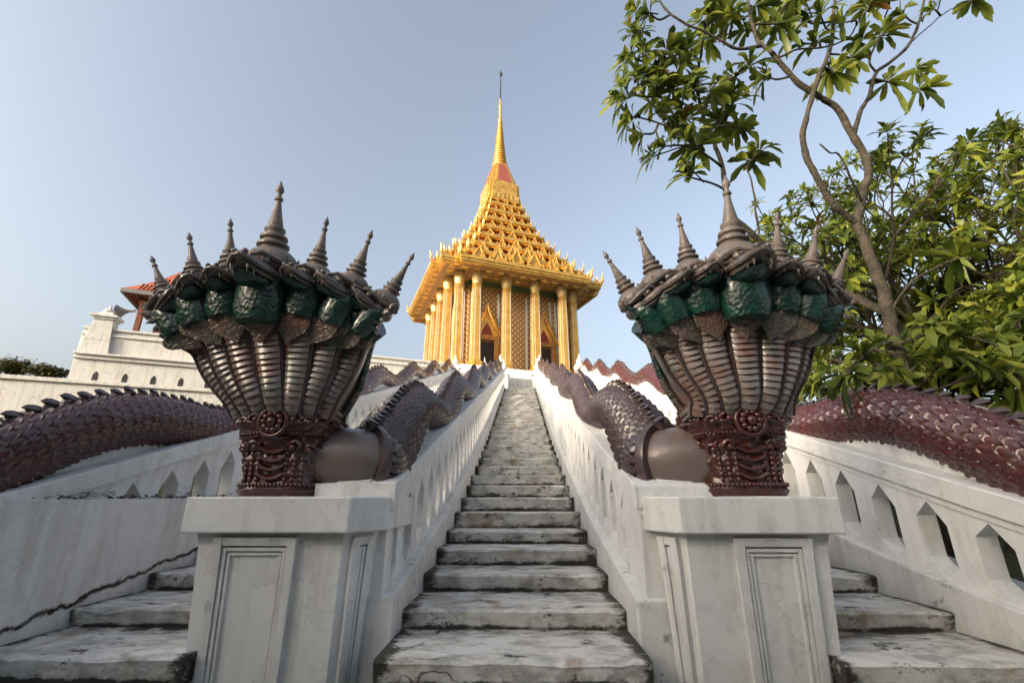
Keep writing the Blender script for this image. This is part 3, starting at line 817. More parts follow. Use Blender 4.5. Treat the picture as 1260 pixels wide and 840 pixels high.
            for (yy, zz, ang, w_, h_) in ((.02, .075, 52, .030, .105), (.01, .030, 78, .032, .105), (.03, -.020, 104, .028, .085), (.05, -.075, 128, .024, .070)):
                mb.cur = rnd.uniform(.35, .95)
                mb.plate(leaf_outline(w_, h_), .020, m @ Matrix.Translation((sd*.110, yy, zz)) @ Matrix.Rotation(sd*R(ang), 4, 'Y') @ Matrix.Rotation(R(-10), 4, 'X'))
        hd = put(mb, 'head', 'head', smooth=50)
        mc = MB(); mc.cur = .9
        sc_ = (tips[ai]/.71)/big
        mm = m @ Matrix.Translation((0, .035, .075)) @ Matrix.Rotation(R(6), 4, 'X')
        wide = .96 if i == 0 else .86
        prof = [(r*wide*(1 if z < .17 else .88), z*sc_) for r, z in CROWN]
        mc.lathe(prof, 20, mm)
        for q in range(9):           # diadem of small leaves round the crown's foot
            al = math.pi*(.5 + (q-4)/4*.62) + math.pi
            mc.cur = rnd.uniform(.5, 1)
            mc.plate(leaf_outline(.036, .085), .018, mm @ Matrix.Translation((.150*wide*math.cos(al), .150*wide*math.sin(al), .0)) @ Matrix.Rotation(al+math.pi/2, 4, 'Z') @ Matrix.Rotation(R(16), 4, 'X'))
        mc.build('crown', M['crown'], hd, smooth=45)
    # --- smooth turned neck behind the trunk, then the scaled body
    xb = body_x
    zc = lambda y: wave(y, *body_wv)
    yS = 3.76
    pre = catmull([(cx, cy+.08, .26), (lerp(cx, xb, .42), cy+.085, .268), (lerp(cx, xb, .80), cy+.115, .258), (xb, yS, zc(yS)), (xb, yS+.25, zc(yS+.25))], 10)
    mb = MB(); pn = pre[:27]; mb.cur = .9
    mb.tube(pn, [.25]*len(pn), 36); 
    put(mb, 'smooth_neck', 'smooth', smooth=60)
    rest = pre[26:31] + [Vector((xb, y, zc(y))) for y in np.arange(yS+.08, YEND-.35, .08)]
    rr = [float(np.interp(p.y, [3.5, 5, 9, 14, 25], [.262, .215, .19, .175, .14])) for p in rest]
    mb, C, T, N, X, s, rad = serpent_body(rest, rr, ps=.088, n_around=24)
    put(mb, 'scaled_body', 'scalegrey', smooth=40)
    mb = MB(); mb.cur = .8
    ring = rest[0]; td = (rest[1]-rest[0]).normalized()
    q_ = td.to_track_quat('Z', 'Y').to_matrix().to_4x4()
    mb.lathe([(.262, -.03), (.305, -.025), (.315, .01), (.30, .05), (.262, .055)], 40, Matrix.Translation(ring) @ q_)
    put(mb, 'body_ring', 'crest', smooth=50)
    mb = MB(); crest_on(mb, C, T, N, X, s, rad); put(mb, 'dorsal_crest', 'crest', smooth=50)
    return root
naga(-1.77, 3.55, -.06, 0, [0, .305, .555, .775], [.77, .53, .51, .49], WI_L, -1.20, 1, 'glazed naga with seven crowned heads left of the central steps')
naga(1.60, 3.55, -.055, 0, [0, .300, .515, .665], [.77, .53, .51, .49], WI_R, 1.08, -1, 'glazed naga with seven crowned heads right of the central steps')

def outer_naga(xb, label):
    root = empty('serpent_statue', (xb, 3.0, -.2), label, 'naga statue', 'scaled naga bodies on the outer balustrades')
    path = [Vector((xb, y, wave(y, *WO))) for y in np.arange(1.4, YEND-.3, .08)]
    rr = [float(np.interp(p.y, [2, 5, 9, 14, 25], [.225, .22, .20, .185, .15])) for p in path]
    mb, C, T, N, X, s, rad = serpent_body(path, rr, ps=.108)
    o = mb.build('scaled_body', M['scale'], root, smooth=40); o.location = -root.location
    mb = MB(); crest_on(mb, C, T, N, X, s, rad, .130, .095)
    o = mb.build('dorsal_crest', M['crest'], root, smooth=50); o.location = -root.location
outer_naga(-3.80, 'maroon scaled serpent body lying on the far left balustrade')
outer_naga(3.42, 'maroon scaled serpent body lying on the far right balustrade below the plumeria')

# ------------------------------------------------------------------ temple terrace and walls (turned 22 degrees to the stairs)
PHI = R(22.3); K = 1.25
TC = Vector((-1.498*K, 28.207*K, 0)); ZB = 6.5*K; ZT = 12.09*K
TM = Matrix.Translation(TC) @ Matrix.Rotation(PHI, 4, 'Z')
def tl(u, v, z=0): return TM @ Vector((u, v, z))
VF = -7.55
def wall(name, label, u0, u1, v, zt_, prof, niches=None, grp=None):
    root = empty(name, tl((u0+u1)/2, v, 3.0), label, 'wall', grp, PHI)
    L = (u1-u0)/2; z0 = -3.0
    mb = MB()
    for (dy, za, zb_) in prof: mb.box((-L, -dy, za+z0), (L, .5, zb_+z0))
    mb.build('wall_body', M['oldwall'], root, bevel=.02)
    if niches:
        zc, n0, n1, st = niches; u = n0
        while u < n1:
            m = MB(); out = [(-.10, 0), (.10, 0), (.10, .28), (.06, .38), (0, .45), (-.06, .38), (-.10, .28)]
            m.prism(out, .2, Matrix.Translation((u-(u0+u1)/2, -prof[0][0]-.012, zc+z0)))
            m.build('niche', M['dark'], root); u += st  # solid dark plug on the wall face, coloured as the shade in a hole
    return root
def wall_z(px, py, v):  # height on a plane v = const of the temple frame
    a = at(px, py, 1.0); n = TM.to_3x3() @ Vector((0, 1, 0)); t = (n.dot(tl(0, v))) / n.dot(a); return a*t
pA = wall_z(132, 437, VF-.02); pB = wall_z(140, 405, VF-.02); pC = wall_z(180, 467, VF-.02); pD = wall_z(104, 425, VF-.02)
ul = (TM.inverted() @ wall_z(93, 440, VF)).x; uP = (TM.inverted() @ wall_z(129, 408, VF)).x; zPt = wall_z(129, 389, VF).z
mb = MB()
ter = [tl(ul+.2, VF), tl(9.2, VF), tl(9.2, 14), tl(ul+.2, 14)]
mb.frustum([p[:2] for p in ter], 3.0, [p[:2] for p in ter], 7.0)
tag(mb.build('terrace', M['oldwall']), kind='structure')
ztop = wall_z(225, 414, VF).z; zled = pA.z; znic = pC.z-.25
wall('terrace_wall', 'tall moulded white wall with a row of small arched holes left of the golden shrine', ul, -5.2, VF-.02, ztop,
     [(.10, 3.0, zled-.28), (.22, zled-.278, zled-.10), (.34, zled-.098, zled), (.08, zled+.002, ztop-.42), (.16, ztop-.418, ztop-.30), (.06, ztop-.298, ztop-.12), (.15, ztop-.118, ztop)], (znic, ul+.95, -6, 1.10), 'white walls round the shrine hill')
wall('terrace_wall', 'low white terrace wall with parapet right of the shrine stairs', 3.4, 9.2, VF-.02, 7.5, [(.10, 3.0, 6.9), (.2, 6.902, 7.05), (.06, 7.052, 7.5)], None, 'white walls round the shrine hill')
# corner pier with pointed cap at the left end of the tall wall
pr = empty('corner_pier', tl(uP, VF-.1, 3.0), 'white corner pier with a small pointed cap standing on the end of the tall wall', 'pier', rz=PHI)
za_, zb_ = zled-3+.003, zPt-3
m = MB(); wl_ = (uP-ul)
m.frustum([(-wl_+.05, -.18), (.48, -.18), (.48, .5), (-wl_+.05, .5)], za_, [(-.60, -.16), (.40, -.16), (.40, .5), (-.60, .5)], za_+.62)
m.frustum([(-.60, -.16), (.40, -.16), (.40, .5), (-.60, .5)], za_+.622, [(-.44, -.14), (.30, -.14), (.30, .45), (-.44, .45)], zb_-.24)
m.box((-.50, -.20, zb_-.238), (.36, .5, zb_-.13)); m.box((-.60, -.28, zb_-.128), (.46, .55, zb_))
m.build('pier_body', M['oldwall'], pr, bevel=.02)
m = MB(); m.frustum([(-.40, -.22), (.28, -.22), (.28, .45), (-.40, .45)], zb_+.002, [(-.22, -.05), (.12, -.05), (.12, .25), (-.22, .25)], zb_+.20); m.lathe([(.20, zb_+.18), (.23, zb_+.26), (.07, zb_+.42), (0, zb_+.66)], 10, Matrix.Translation((-.05, .1, 0)))
m.build('pier_cap', M['oldwall'], pr)
# lower long wall further left
VL = VF-3.4
pl = wall_z(0, 460, VL); pr_ = wall_z(250, 478, VL); ul0 = (TM.inverted() @ pl).x
zl = (pl.z+pr_.z)/2
wall('long_wall', 'long low weathered white wall behind the left serpent body', ul0-14, -7.6, VL, zl, [(.0, .8, zl-.16), (.10, zl-.158, zl)], None, 'white walls round the shrine hill')
# upper short flight and its posts
up = empty('shrine_steps', (-.06, 27.6, TOPZ), 'short white flight and block at the top of the stairs before the shrine', 'steps')
m = MB()
for k in range(5): m.box((-1.0, k*.34, -.2), (1.0, 3.0, .34*(k+1)))
m.build('flight', M['plaster'], up, bevel=.015)
mb = MB(); mb.box((-4.6, TOPY+.4, 2.5), (4.6, 30.5, TOPZ-.012)); tag(mb.build('landing', M['deck']), kind='structure')
for x, lab in ((-1.05, 'white gate post left of the top step'), (.98, 'white gate post right of the top step')):
    pst = empty('gate_post', (x, 26.9, TOPZ-.012), lab, 'post', 'posts at the top of the stairs')
    m = MB(); m.box((-.28, -.28, 0), (.28, .28, 1.55)); m.box((-.36, -.36, 1.55), (.36, .36, 1.72)); m.box((-.36, -.36, 0), (.36, .36, .25)); m.build('shaft', M['plaster'], pst, bevel=.02)
    m = MB(); m.lathe([(.26, 1.72), (.3, 1.84), (.16, 1.95), (.22, 2.1), (.1, 2.3), (.03, 2.55), (0, 2.7)], 12); m.build('finial', M['plaster'], pst, smooth=40)
for sx, lab in ((-1, 'white lotus finial post before the left door of the shrine'), (1, 'white lotus finial post before the right door of the shrine')):
    p = at(596 if sx < 0 else 757, 462 if sx < 0 else 470, 29)
    pst = empty('finial_post', (p.x, p.y, 6.0), lab, 'post', 'lotus posts on the terrace')
    h = p.z-6.0
    m = MB(); m.box((-.34, -.34, -1.2), (.34, .34, h)); m.box((-.42, -.42, h), (.42, .42, h+.14)); m.build('shaft', M['plaster'], pst, bevel=.02)
    m = MB(); m.lathe([(.32, h+.14), (.42, h+.3), (.40, h+.5), (.2, h+.75), (.05, h+1.0), (.02, h+1.2), (0, h+1.3)], 14); m.build('lotus_finial', M['plaster'], pst, smooth=40)

# ------------------------------------------------------------------ the golden shrine
def redent(r, a=.75, c=.93):
    q = [(a*r, -r), (a*r, -c*r), (c*r, -c*r), (c*r, -a*r), (r, -a*r)]
    out = []
    for k in range(4):
        ca, sa = round(math.cos(k*math.pi/2)), round(math.sin(k*math.pi/2))
        out += [(x*ca-y*sa, x*sa+y*ca) for x, y in q]
    return out
shrine = empty('golden_shrine', (TC.x, TC.y, 7.0), 'golden square shrine with tiered pyramid roof and tall needle spire above the stairs', 'shrine', rz=PHI)
Z0 = -7.0
def sput(mb, name, mat, par=shrine, **k): return mb.build(name, M[mat], par, **k)
S, DD, CC = 1.8*K, 4.043*K, 3.619*K
zb, zt = ZB+Z0, ZT+Z0
m = MB()
for (r, a, b) in ((DD+1.15, -.9, zb-.62), (DD+.95, zb-.62, zb-.40), (DD+.80, zb-.40, zb-.22), (DD+.62, zb-.22, zb)): m.frustum(redent(r, .8, .94), a, redent(r, .8, .94), b)
sput(m, 'plinth', 'white', bevel=.02)
cw = 3.05*K
m = MB(); m.frustum(redent(cw, .86, .94), zb, redent(cw, .86, .94), zt+.13); wl = sput(m, 'wall', 'diaper')
m = MB(); m.frustum(redent(cw+.10, .86, .94), zb, redent(cw+.10, .86, .94), zb+.4); m.build('skirting', M['goldpale'], wl)
m = MB(); m.frustum(redent(cw+.05, .86, .94), zt-.36, redent(cw+.05, .86, .94), zt+.125)
m.build('green_frieze', M['greenband'], wl)
for k in range(4):
    rm = Matrix.Rotation(k*math.pi/2, 4, 'Z')
    for x in (-1.5*S, -.5*S, .5*S, 1.5*S):
        xx = max(-cw*.82, min(cw*.82, x))
        for off in (-.22, .22):
            m = MB(); m.box((xx+off-.07, -cw-.13, zb+.4), (xx+off+.07, -cw+.02, zt-.76), rm); m.build('pilaster', M['white'], wl)
# columns
def col_section(r): return redent(r, .55, .80)
c_shaft = MB(); H = zt-zb
for (r0, z0, r1, z1) in ((.40, 0, .40, .25), (.44, .25, .44, .40), (.37, .40, .36, .55), (.335, .55, .285, H-1.15), (.33, H-1.15, .33, H-1.05), (.30, H-1.05, .30, H-.98), (.34, H-.98, .34, H-.90)):
    c_shaft.frustum(col_section(r0), z0, col_section(r1), z1)
c_cap = MB()
c_cap.lathe([(.27, H-.90), (.29, H-.7), (.33, H-.4), (.40, H-.08), (.42, H)], 16)
for q in range(16):
    a = 2*math.pi*q/16
    c_cap.plate([(-.055, 0), (.055, 0), (.075, .45), (.05, .70), (0, .86), (-.05, .70), (-.075, .45)], .05, Matrix.Rotation(a, 4, 'Z') @ Matrix.Translation((0, -.285, H-.9)) @ Matrix.Rotation(R(9), 4, 'X'))
c_str = MB()
for k in range(4):
    rm = Matrix.Rotation(k*math.pi/2, 4, 'Z')
    for sx in (-1, 1):
        c_str.add([rm @ Vector(p) for p in ((sx*.20-.02, -.338, .56), (sx*.20+.02, -.338, .56), (sx*.17+.02, -.290, H-1.16), (sx*.17-.02, -.290, H-1.16))], [(0, 1, 2, 3)])
proto = None
pos = [(-1.5*S, -DD), (-.5*S, -DD), (.5*S, -DD), (1.5*S, -DD), (CC, -CC)]
for k in range(4):
    ca, sa = round(math.cos(k*math.pi/2)), round(math.sin(k*math.pi/2))
    for (x, y) in pos:
        if proto is None:
            proto = sput(c_shaft, 'column', 'gold', bevel=.012); cap0 = c_cap.build('capital', M['goldpale'], proto, smooth=40); str0 = c_str.build('mirror_stripe', M['white'], proto); c = proto
        else:
            c = proto.copy(); col.objects.link(c); c.parent = shrine
            for ch in (cap0, str0): d = ch.copy(); col.objects.link(d); d.parent = c
        c.location = (x*ca-y*sa, x*sa+y*ca, zb)
# doors with flame gables
def door(k, x):
    rm = Matrix.Rotation(k*math.pi/2, 4, 'Z') @ Matrix.Translation((x, -cw-.02, zb))
    m = MB(); m.box((-.62, -.10, .0), (.62, .1, 2.3), rm); d = sput(m, 'door', 'dark')  # solid block whose near-black colour stands for the shade in the doorway
    m = MB()
    for sx in (-1, 1):
        m.box((sx*.72-.13, -.26, 0), (sx*.72+.13, .05, 2.45), rm); m.box((sx*.98-.10, -.20, 0), (sx*.98+.10, .05, 2.2), rm)
    m.box((-.95, -.30, 2.45), (.95, .05, 2.62), rm); m.box((-1.08, -.34, 2.62), (1.08, .05, 2.74), rm)
    m.build('door_frame', M['doorframe'], d)
    m = MB()
    m.prism([(-.95, 2.742), (.95, 2.742), (.62, 3.25), (.35, 3.85), (0, 4.55), (-.35, 3.85), (-.62, 3.25)], .12, rm @ Matrix.Translation((0, -.20, 0)))
    for sx in (-1, 1):
        pts = [rm @ Vector(p) for p in ((sx*1.22, -.28, 2.80), (sx*1.0, -.28, 2.95), (sx*.68, -.28, 3.42), (sx*.38, -.28, 4.05), (sx*.12, -.28, 4.65), (0, -.28, 5.25))]
        m.tube(catmull(pts, 4), [.13]*12+[.11, .1, .09, .08, .07, .06, .05, .03, .02][:9], 7)
        for q in range(5):
            t = q/5; p = Vector((sx*lerp(1.05, .2, t), -.28, lerp(2.95, 4.5, t**.9)))
            m.plate([(-.09, 0), (.09, 0), (.05, .2), (sx*.10, .36), (-.03, .22)], .06, rm @ Matrix.Translation(p) @ Matrix.Rotation(sx*R(28), 4, 'Y'))
    m.build('door_gable', M['gold'], d, smooth=40)
    m = MB(); m.prism([(-.42, 2.80), (.42, 2.80), (.30, 3.2), (0, 3.75), (-.30, 3.2)], .03, rm @ Matrix.Translation((0, -.232, 0))); m.build('gable_panel', M['redroof'], d)
for k in range(4):
    for x in (-S, S): door(k, x)
# roof
R_E = DD+1.58
m = MB(); m.frustum(redent(R_E-.05), zt+.12, redent(R_E-.05), zt+.215)
for q in range(-14, 15): pass
sf = sput(m, 'soffit', 'soffit')
m = MB(); m.frustum(redent(cw+.1, .86, .94), zt-.02, redent(DD+.55), zt+.117, caps=False)
mm = MB()
n_c = 15
for i in range(n_c):
    for j in range(n_c):
        x = lerp(-R_E+.5, R_E-.5, i/(n_c-1)); y = lerp(-R_E+.5, R_E-.5, j/(n_c-1))
        if max(abs(x), abs(y)) < cw+.2: continue
        if min(abs(x), abs(y)) > R_E*.76 and max(abs(x), abs(y)) > R_E*.9: continue
        mm.frustum([(x-.28, y-.28), (x+.28, y-.28), (x+.28, y+.28), (x-.28, y+.28)], zt+.118, [(x-.18, y-.18), (x+.18, y-.18), (x+.18, y+.18), (x-.18, y+.18)][::1], zt+.055)
mm.build('ceiling_coffers', M['gold'], sf)
def perim(r, step):
    P = redent(r); out = []
    for i in range(len(P)):
        a, b = Vector(P[i]), Vector(P[(i+1) % len(P)]); L = (b-a).length; n = max(1, round(L/step))
        nv = Vector(((b-a).y, -(b-a).x)).normalized()
        for k in range(n+ (0)): out.append((a.lerp(b, (k+.5)/n), nv, L))
    return out
# concave pyramid of tiers: (radius at foot, radius at head, foot z, head z)
prof_r = [(0, R_E), (.4, R_E-.4), (1.3, 5.5), (2.8, 4.4), (4.5, 3.4), (6.2, 2.6), (7.8, 2.0), (9.4, 1.52)]
zf = [0.22, 1.45, 2.75, 4.05, 5.3, 6.5, 7.6, 8.6, 9.4]
def prof_at(h): return float(np.interp(h, [p[0] for p in prof_r], [p[1] for p in prof_r]))
ant_big = [(-.17, 0), (.17, 0), (.20, .22), (.10, .42), (.03, .70), (0, .82), (-.03, .70), (-.10, .42), (-.20, .22)]
rng = random.Random(5)
for k in range(len(zf)-1):
    z0, z1 = zt+zf[k], zt+zf[k+1]; h = zf[k+1]-zf[k]
    r0, r1 = prof_at(zf[k]-.2 if k else 0), prof_at(zf[k+1]-.2)
    if k == 0: r0 = R_E
    rm_ = lerp(r0, r1, .62)
    m = MB()
    fz = .12
    if k == 0:
        m2 = MB(); P0, P1 = redent(r0+.03), redent(r0-.30); n_ = len(P0)
        for (za_, zb_, oo) in ((zt-.08, zt+.03, -.08), (zt+.032, zt+.195, 0)):
            Q = redent(r0+.03+oo); o2 = len(m2.v)
            for (PP, zz_) in ((Q, za_), (Q, zb_), (P1, zb_), (P1, za_)):
                m2.v += [(p[0], p[1], zz_) for p in PP]; m2.c += [.5]*n_
            for b4 in range(4):
                for i4 in range(n_): m2.f.append((o2+b4*n_+i4, o2+b4*n_+(i4+1) % n_, o2+((b4+1) % 4)*n_+(i4+1) % n_, o2+((b4+1) % 4)*n_+i4))
        sput(m2, 'eave_fascia', 'goldroof')
    m.frustum(redent(r0-.14), z0-fz+.12*(k == 0), redent(r0+.02), z0-fz+.10+.04*(k == 0)); m.frustum(redent(r0+.02), z0-fz+.14, redent(r0+.02), z0-.02) if k else None; m.frustum(redent(r0+.10), z0-.02, redent(r0+.12), z0+.20)
    m.frustum(redent(r0-.08), z0+.20, redent(r0-.08), z0+.28)
    m.frustum(redent(r0-.10), z0+.28, redent(rm_-.05), z0+h*.52, caps=True)
    m.frustum(redent(lerp(rm_, r1, .5)+.02), z0+h*.80, redent(lerp(rm_, r1, .5)+.10), z0+h*.86)
    tier = sput(m, 'roof_tier', 'goldroof')
    m = MB(); m.frustum(redent(lerp(rm_, r1, .35)-.10), z0+h*.46, redent(r1-.12), z1+.02); m.build('tier_wall', M['redroof'], tier)
    # antefixes on the eave, small gables on the wall above
    m = MB(); sc_ = float(np.interp(r0, [1.4, 6.5], [.45, 1.0]))
    for (p, nv, L) in perim(r0-.02, .55*sc_+.05):
        a = math.atan2(nv.y, nv.x)+math.pi/2
        mt = Matrix.Translation((p.x, p.y, z0+.20)) @ Matrix.Rotation(a, 4, 'Z') @ Matrix.Rotation(R(-10), 4, 'X') @ Matrix.Scale(.72*sc_*rng.uniform(.85, 1.1), 4)
        m.plate(ant_big, .07, mt)
        if k < 2: m.build('antefix', M['goldroof'], tier, smooth=40); m = MB()
    for i, c in enumerate(redent(r0)):       # hooked finials at the corners
        out = Vector((c[0], c[1], 0)).normalized()
        b = Vector((c[0], c[1], z0+.15))
        m.tube([b, b+out*.18*sc_+Vector((0, 0, .18*sc_)), b+out*.14*sc_+Vector((0, 0, .42*sc_)), b+out*.26*sc_+Vector((0, 0, .70*sc_)), b+out*.20*sc_+Vector((0, 0, .88*sc_))], [.12*sc_, .11*sc_, .085*sc_, .055*sc_, .015], 6)
        if k < 2: m.build('corner_hook', M['goldroof'], tier, smooth=40); m = MB()
    if k >= 2: tag(m.build('antefix_row', M['goldroof'], tier, smooth=40), kind='stuff')
    m = MB()
    g_r = lerp(rm_, r1, .2)
    for q in range(4):
        rq = Matrix.Rotation(q*math.pi/2, 4, 'Z'); nn = max(1, int(g_r*1.35/(1.15*sc_)))
        for t in range(nn):
            x = (t-(nn-1)/2)*(g_r*1.45/max(1, nn)); s2 = sc_*(1.15 if t == (nn-1)//2 or t == nn//2 else .9)
            mt = rq @ Matrix.Translation((x, -g_r-.10, z0+h*.34)) @ Matrix.Scale(s2*(.74 if k else .95), 4)
            m.prism([(-.40, 0), (.40, 0), (.40, .34), (.28, .46), (.16, .74), (0, 1.12), (-.16, .74), (-.28, .46), (-.40, .34)], .5, mt)
            for sx in (-1, 1): m.tube([mt @ Vector(v) for v in ((sx*.52, -.06, .28), (sx*.36, -.06, .44), (sx*.18, -.06, .82), (0, -.06, 1.3))], [.075*s2, .07*s2, .055*s2, .015], 6)
            if k < 3: m.build('small_gable', M['gold'], tier, smooth=40); m = MB()
        for cx_, cy_ in ((.84, -.93), (.93, -.84)):
            mt = rq @ Matrix.Translation((cx_*g_r, cy_*g_r-.05, z0+h*.36)) @ Matrix.Scale(sc_*.75, 4)
            m.prism([(-.36, 0), (.36, 0), (.30, .40), (.14, .72), (0, 1.12), (-.14, .72), (-.30, .40)], .4, mt)
            if k < 3: m.build('small_gable', M['gold'], tier, smooth=40); m = MB()
    if k >= 3: tag(m.build('small_gables', M['gold'], tier, smooth=40), kind='stuff')
# spire: red panelled bell, ringed neck, needle
zh = zt+zf[-1]
def zax(py): return at(619, py, TC.y).z + Z0
r_ = prof_at(9.3)
zA, zBp, zC, zD, zE, zF = zax(237), zax(206), zax(196), zax(150), zax(122), zax(92)
m = MB(); m.frustum(redent(r_+.10), zh-.1, redent(r_+.10), zh+.12); m.frustum(redent(r_-.02), zh+.12, redent(r_*.96), max(zh+.3, zA+.1))
m.frustum(redent(r_*.96, .6, .84), max(zh+.3, zA+.1), redent(.66, .6, .84), zBp)
bell = sput(m, 'spire_bell', 'goldroof')
m = MB(); z_a, z_b = max(zh+.3, zA+.1)+.12, zBp-.25
for q in range(4):
    rq = Matrix.Rotation(q*math.pi/2, 4, 'Z'); ra, rb = r_*.96, .66
    def rl(z): return lerp(ra, rb, (z-(z_a-.12))/(zBp-(z_a-.12)))
    vs = [(-.46*rl(z_a), -rl(z_a)-.02, z_a), (.46*rl(z_a), -rl(z_a)-.02, z_a), (.46*rl(z_b), -rl(z_b)-.02, z_b), (-.46*rl(z_b), -rl(z_b)-.02, z_b)]
    vs += [(x, y+.08, z) for x, y, z in vs]
    m.add([rq @ Vector(v) for v in vs], [(0, 1, 2, 3), (4, 7, 6, 5), (0, 4, 5, 1), (1, 5, 6, 2), (2, 6, 7, 3), (3, 7, 4, 0)])
m.build('red_panel', M['redpanel'], bell)
m = MB()
for (p, nv, L) in perim(r_+.05, .42):
    a = math.atan2(nv.y, nv.x)+math.pi/2
    m.plate(ant_big, .06, Matrix.Translation((p.x, p.y, zh+.12)) @ Matrix.Rotation(a, 4, 'Z') @ Matrix.Scale(.75, 4))
tag(m.build('antefix_row', M['goldroof'], bell), kind='stuff')
m = MB(); pr2 = [(.62, zBp-.15)]; n = 17
for q in range(n):
    t = q/n; r = lerp(.66, .17, t**.80); z = lerp(zBp, zD, t); dz = (zD-zBp)/n
    pr2 += [(r*1.10, z), (r*1.12, z+dz*.35), (r*.88, z+dz*.5), (r*.86, z+dz*.95)]
m.lathe(pr2, 18); m.lathe([(.15, zD-.02), (.21, zD+.1), (.21, zD+.3), (.13, zD+.4), (.11, lerp(zD, zE, .6)), (.16, lerp(zD, zE, .65)), (.09, lerp(zD, zE, .75)), (.07, zE)], 12)
sput(m, 'ringed_spire', 'gold', smooth=35)
m = MB(); m.lathe([(.075, zE), (.05, zF-.3), (.06, zF-.25)], 8); m.lathe([(.03, zF-.3), (.16, zF-.1), (.20, zF+.05), (.13, zF+.22), (.05, zF+.38), (.0, zF+.7)], 10)
sput(m, 'needle_finial', 'iron', smooth=40)

# ------------------------------------------------------------------ pavilion with red roof, horn loudspeaker (left, behind the tall wall)
c0 = at(226, 383, 33.0)
pv = empty('pavilion', (c0.x, c0.y, 7.0), 'small pavilion with a red tiled hip roof behind the tall white wall', 'pavilion', rz=R(24))
h = c0.z-7.0; e = 3.1
m = MB()
ring = lambda r, z: [(-r, -r), (r, -r), (r, r), (-r, r)]
lv = [(e, h+.12), (e*.72, h+.95), (e*.45, h+1.95), (e*.2, h+3.1), (.05, h+3.4)]
for (ra, za), (rb, zb2) in zip(lv, lv[1:]): m.frustum(ring(ra, 0), za, ring(rb, 0), zb2)
for q in range(4):
    rq = Matrix.Rotation(q*math.pi/2, 4, 'Z')
    for t in np.arange(-e+.15, e, .24):
        pts = []
        for (ra, za) in lv[:4]:
            if abs(t) <= ra+.02: pts.append(rq @ Vector((t, -ra, za+.03)))
        if len(pts) > 1: m.tube(pts, .055, 5)
rf = m.build('roof', M['tile'], pv)
m = MB()
for q in range(4):
    rq = Matrix.Rotation(q*math.pi/2, 4, 'Z'); m.box((-e-.05, -e-.06, h-.16), (e-.07, -e+.06, h+.13), rq)
m.build('fascia', M['grey'], rf, bevel=.01)
m = MB(); m.frustum(ring(e*.98, 0), h-.05, ring(e*.5, 0), h+.02)
for t in np.arange(-e+.3, e, .5):
    m.box((t-.05, -e+.1, h-.2), (t+.05, e-.1, h-.052)); 
m.box((-2.2, -2.2, h-.6), (2.2, 2.2, h-.21))
m.build('eave_soffit', M['rafter'], pv)
for x in (-2.0, 2.0):
    for y in (-2.0, 2.0):
        m = MB(); m.box((x-.16, y-.16, 0), (x+.16, y+.16, h-.2)); m.build('post', M['rafter'], pv)
hp = at(156, 383, 31.0)
hs = empty('horn_loudspeaker', hp, 'grey horn loudspeaker on a bracket beside the red tiled pavilion', 'loudspeaker')
m = MB(); m.tube([(.30, .05, 0), (1.0, .1, -.05), (2.2, .3, -.35)], .05, 6); m.build('bracket', M['grey'], hs)
m = MB(); hm = Matrix.Rotation(R(14), 4, 'Z') @ Matrix.Rotation(R(-100), 4, 'Y')
m.lathe([(.10, -.55), (.12, -.25), (.09, -.24), (.11, -.12), (.20, .12), (.36, .36), (.50, .54), (.52, .56), (.34, .36), (.17, .10), (.05, -.1)], 20, hm); m.build('horn', M['grey'], hs, smooth=40)

# ------------------------------------------------------------------ plants
def add_leaf(mb, base, d, up, L, W, droop, rnd, seg=4, fold=.30):
    d = d.normalized(); side = d.cross(up)
    if side.length < 1e-3: side = d.cross(Vector((1, 0, 0)))
    side.normalize(); n = side.cross(d).normalized()
    tint = rnd.random()*.95 if rnd.random() > .008 else 1.0
    prof = [.10, .45, .85, 1.0, .12] if seg == 4 else [.12, .95, .15]
    tt = [0, .28, .58, .82, 1.0] if seg == 4 else [0, .6, 1]
    vs = []
    for t, w_ in zip(tt, prof):
        c = base + d*(L*t) - Vector((0, 0, 1))*(droop*L*t*t) + n*(.10*L*math.sin(t*3.1))
        hw = W*w_
        vs += [c - side*hw + n*(fold*hw), c, c + side*hw + n*(fold*hw)]
    fs = []
    for k in range(len(tt)-1):
        a = k*3; fs += [(a, a+1, a+4, a+3), (a+1, a+2, a+5, a+4)]
    mb.cur = tint; mb.add(vs, fs)
def rosette(mb, c, axis, n, L, W, rnd, seg=4):
    axis = axis.normalized(); q = axis.to_track_quat('Z', 'Y')
    for k in range(n):
        a = k*2.399 + rnd.uniform(-.25, .25); el = lerp(R(4), R(72), (k/n)**1.1) + rnd.uniform(-.15, .15)
        d = q @ Vector((math.cos(a)*math.cos(el), math.sin(a)*math.cos(el), math.sin(el)))
        add_leaf(mb, c + d*.02, d, axis, L*rnd.uniform(.7, 1.12)*(1 if el < .9 else .7), W*rnd.uniform(.85, 1.15), rnd.uniform(.05, .85)**1.3, rnd, seg)

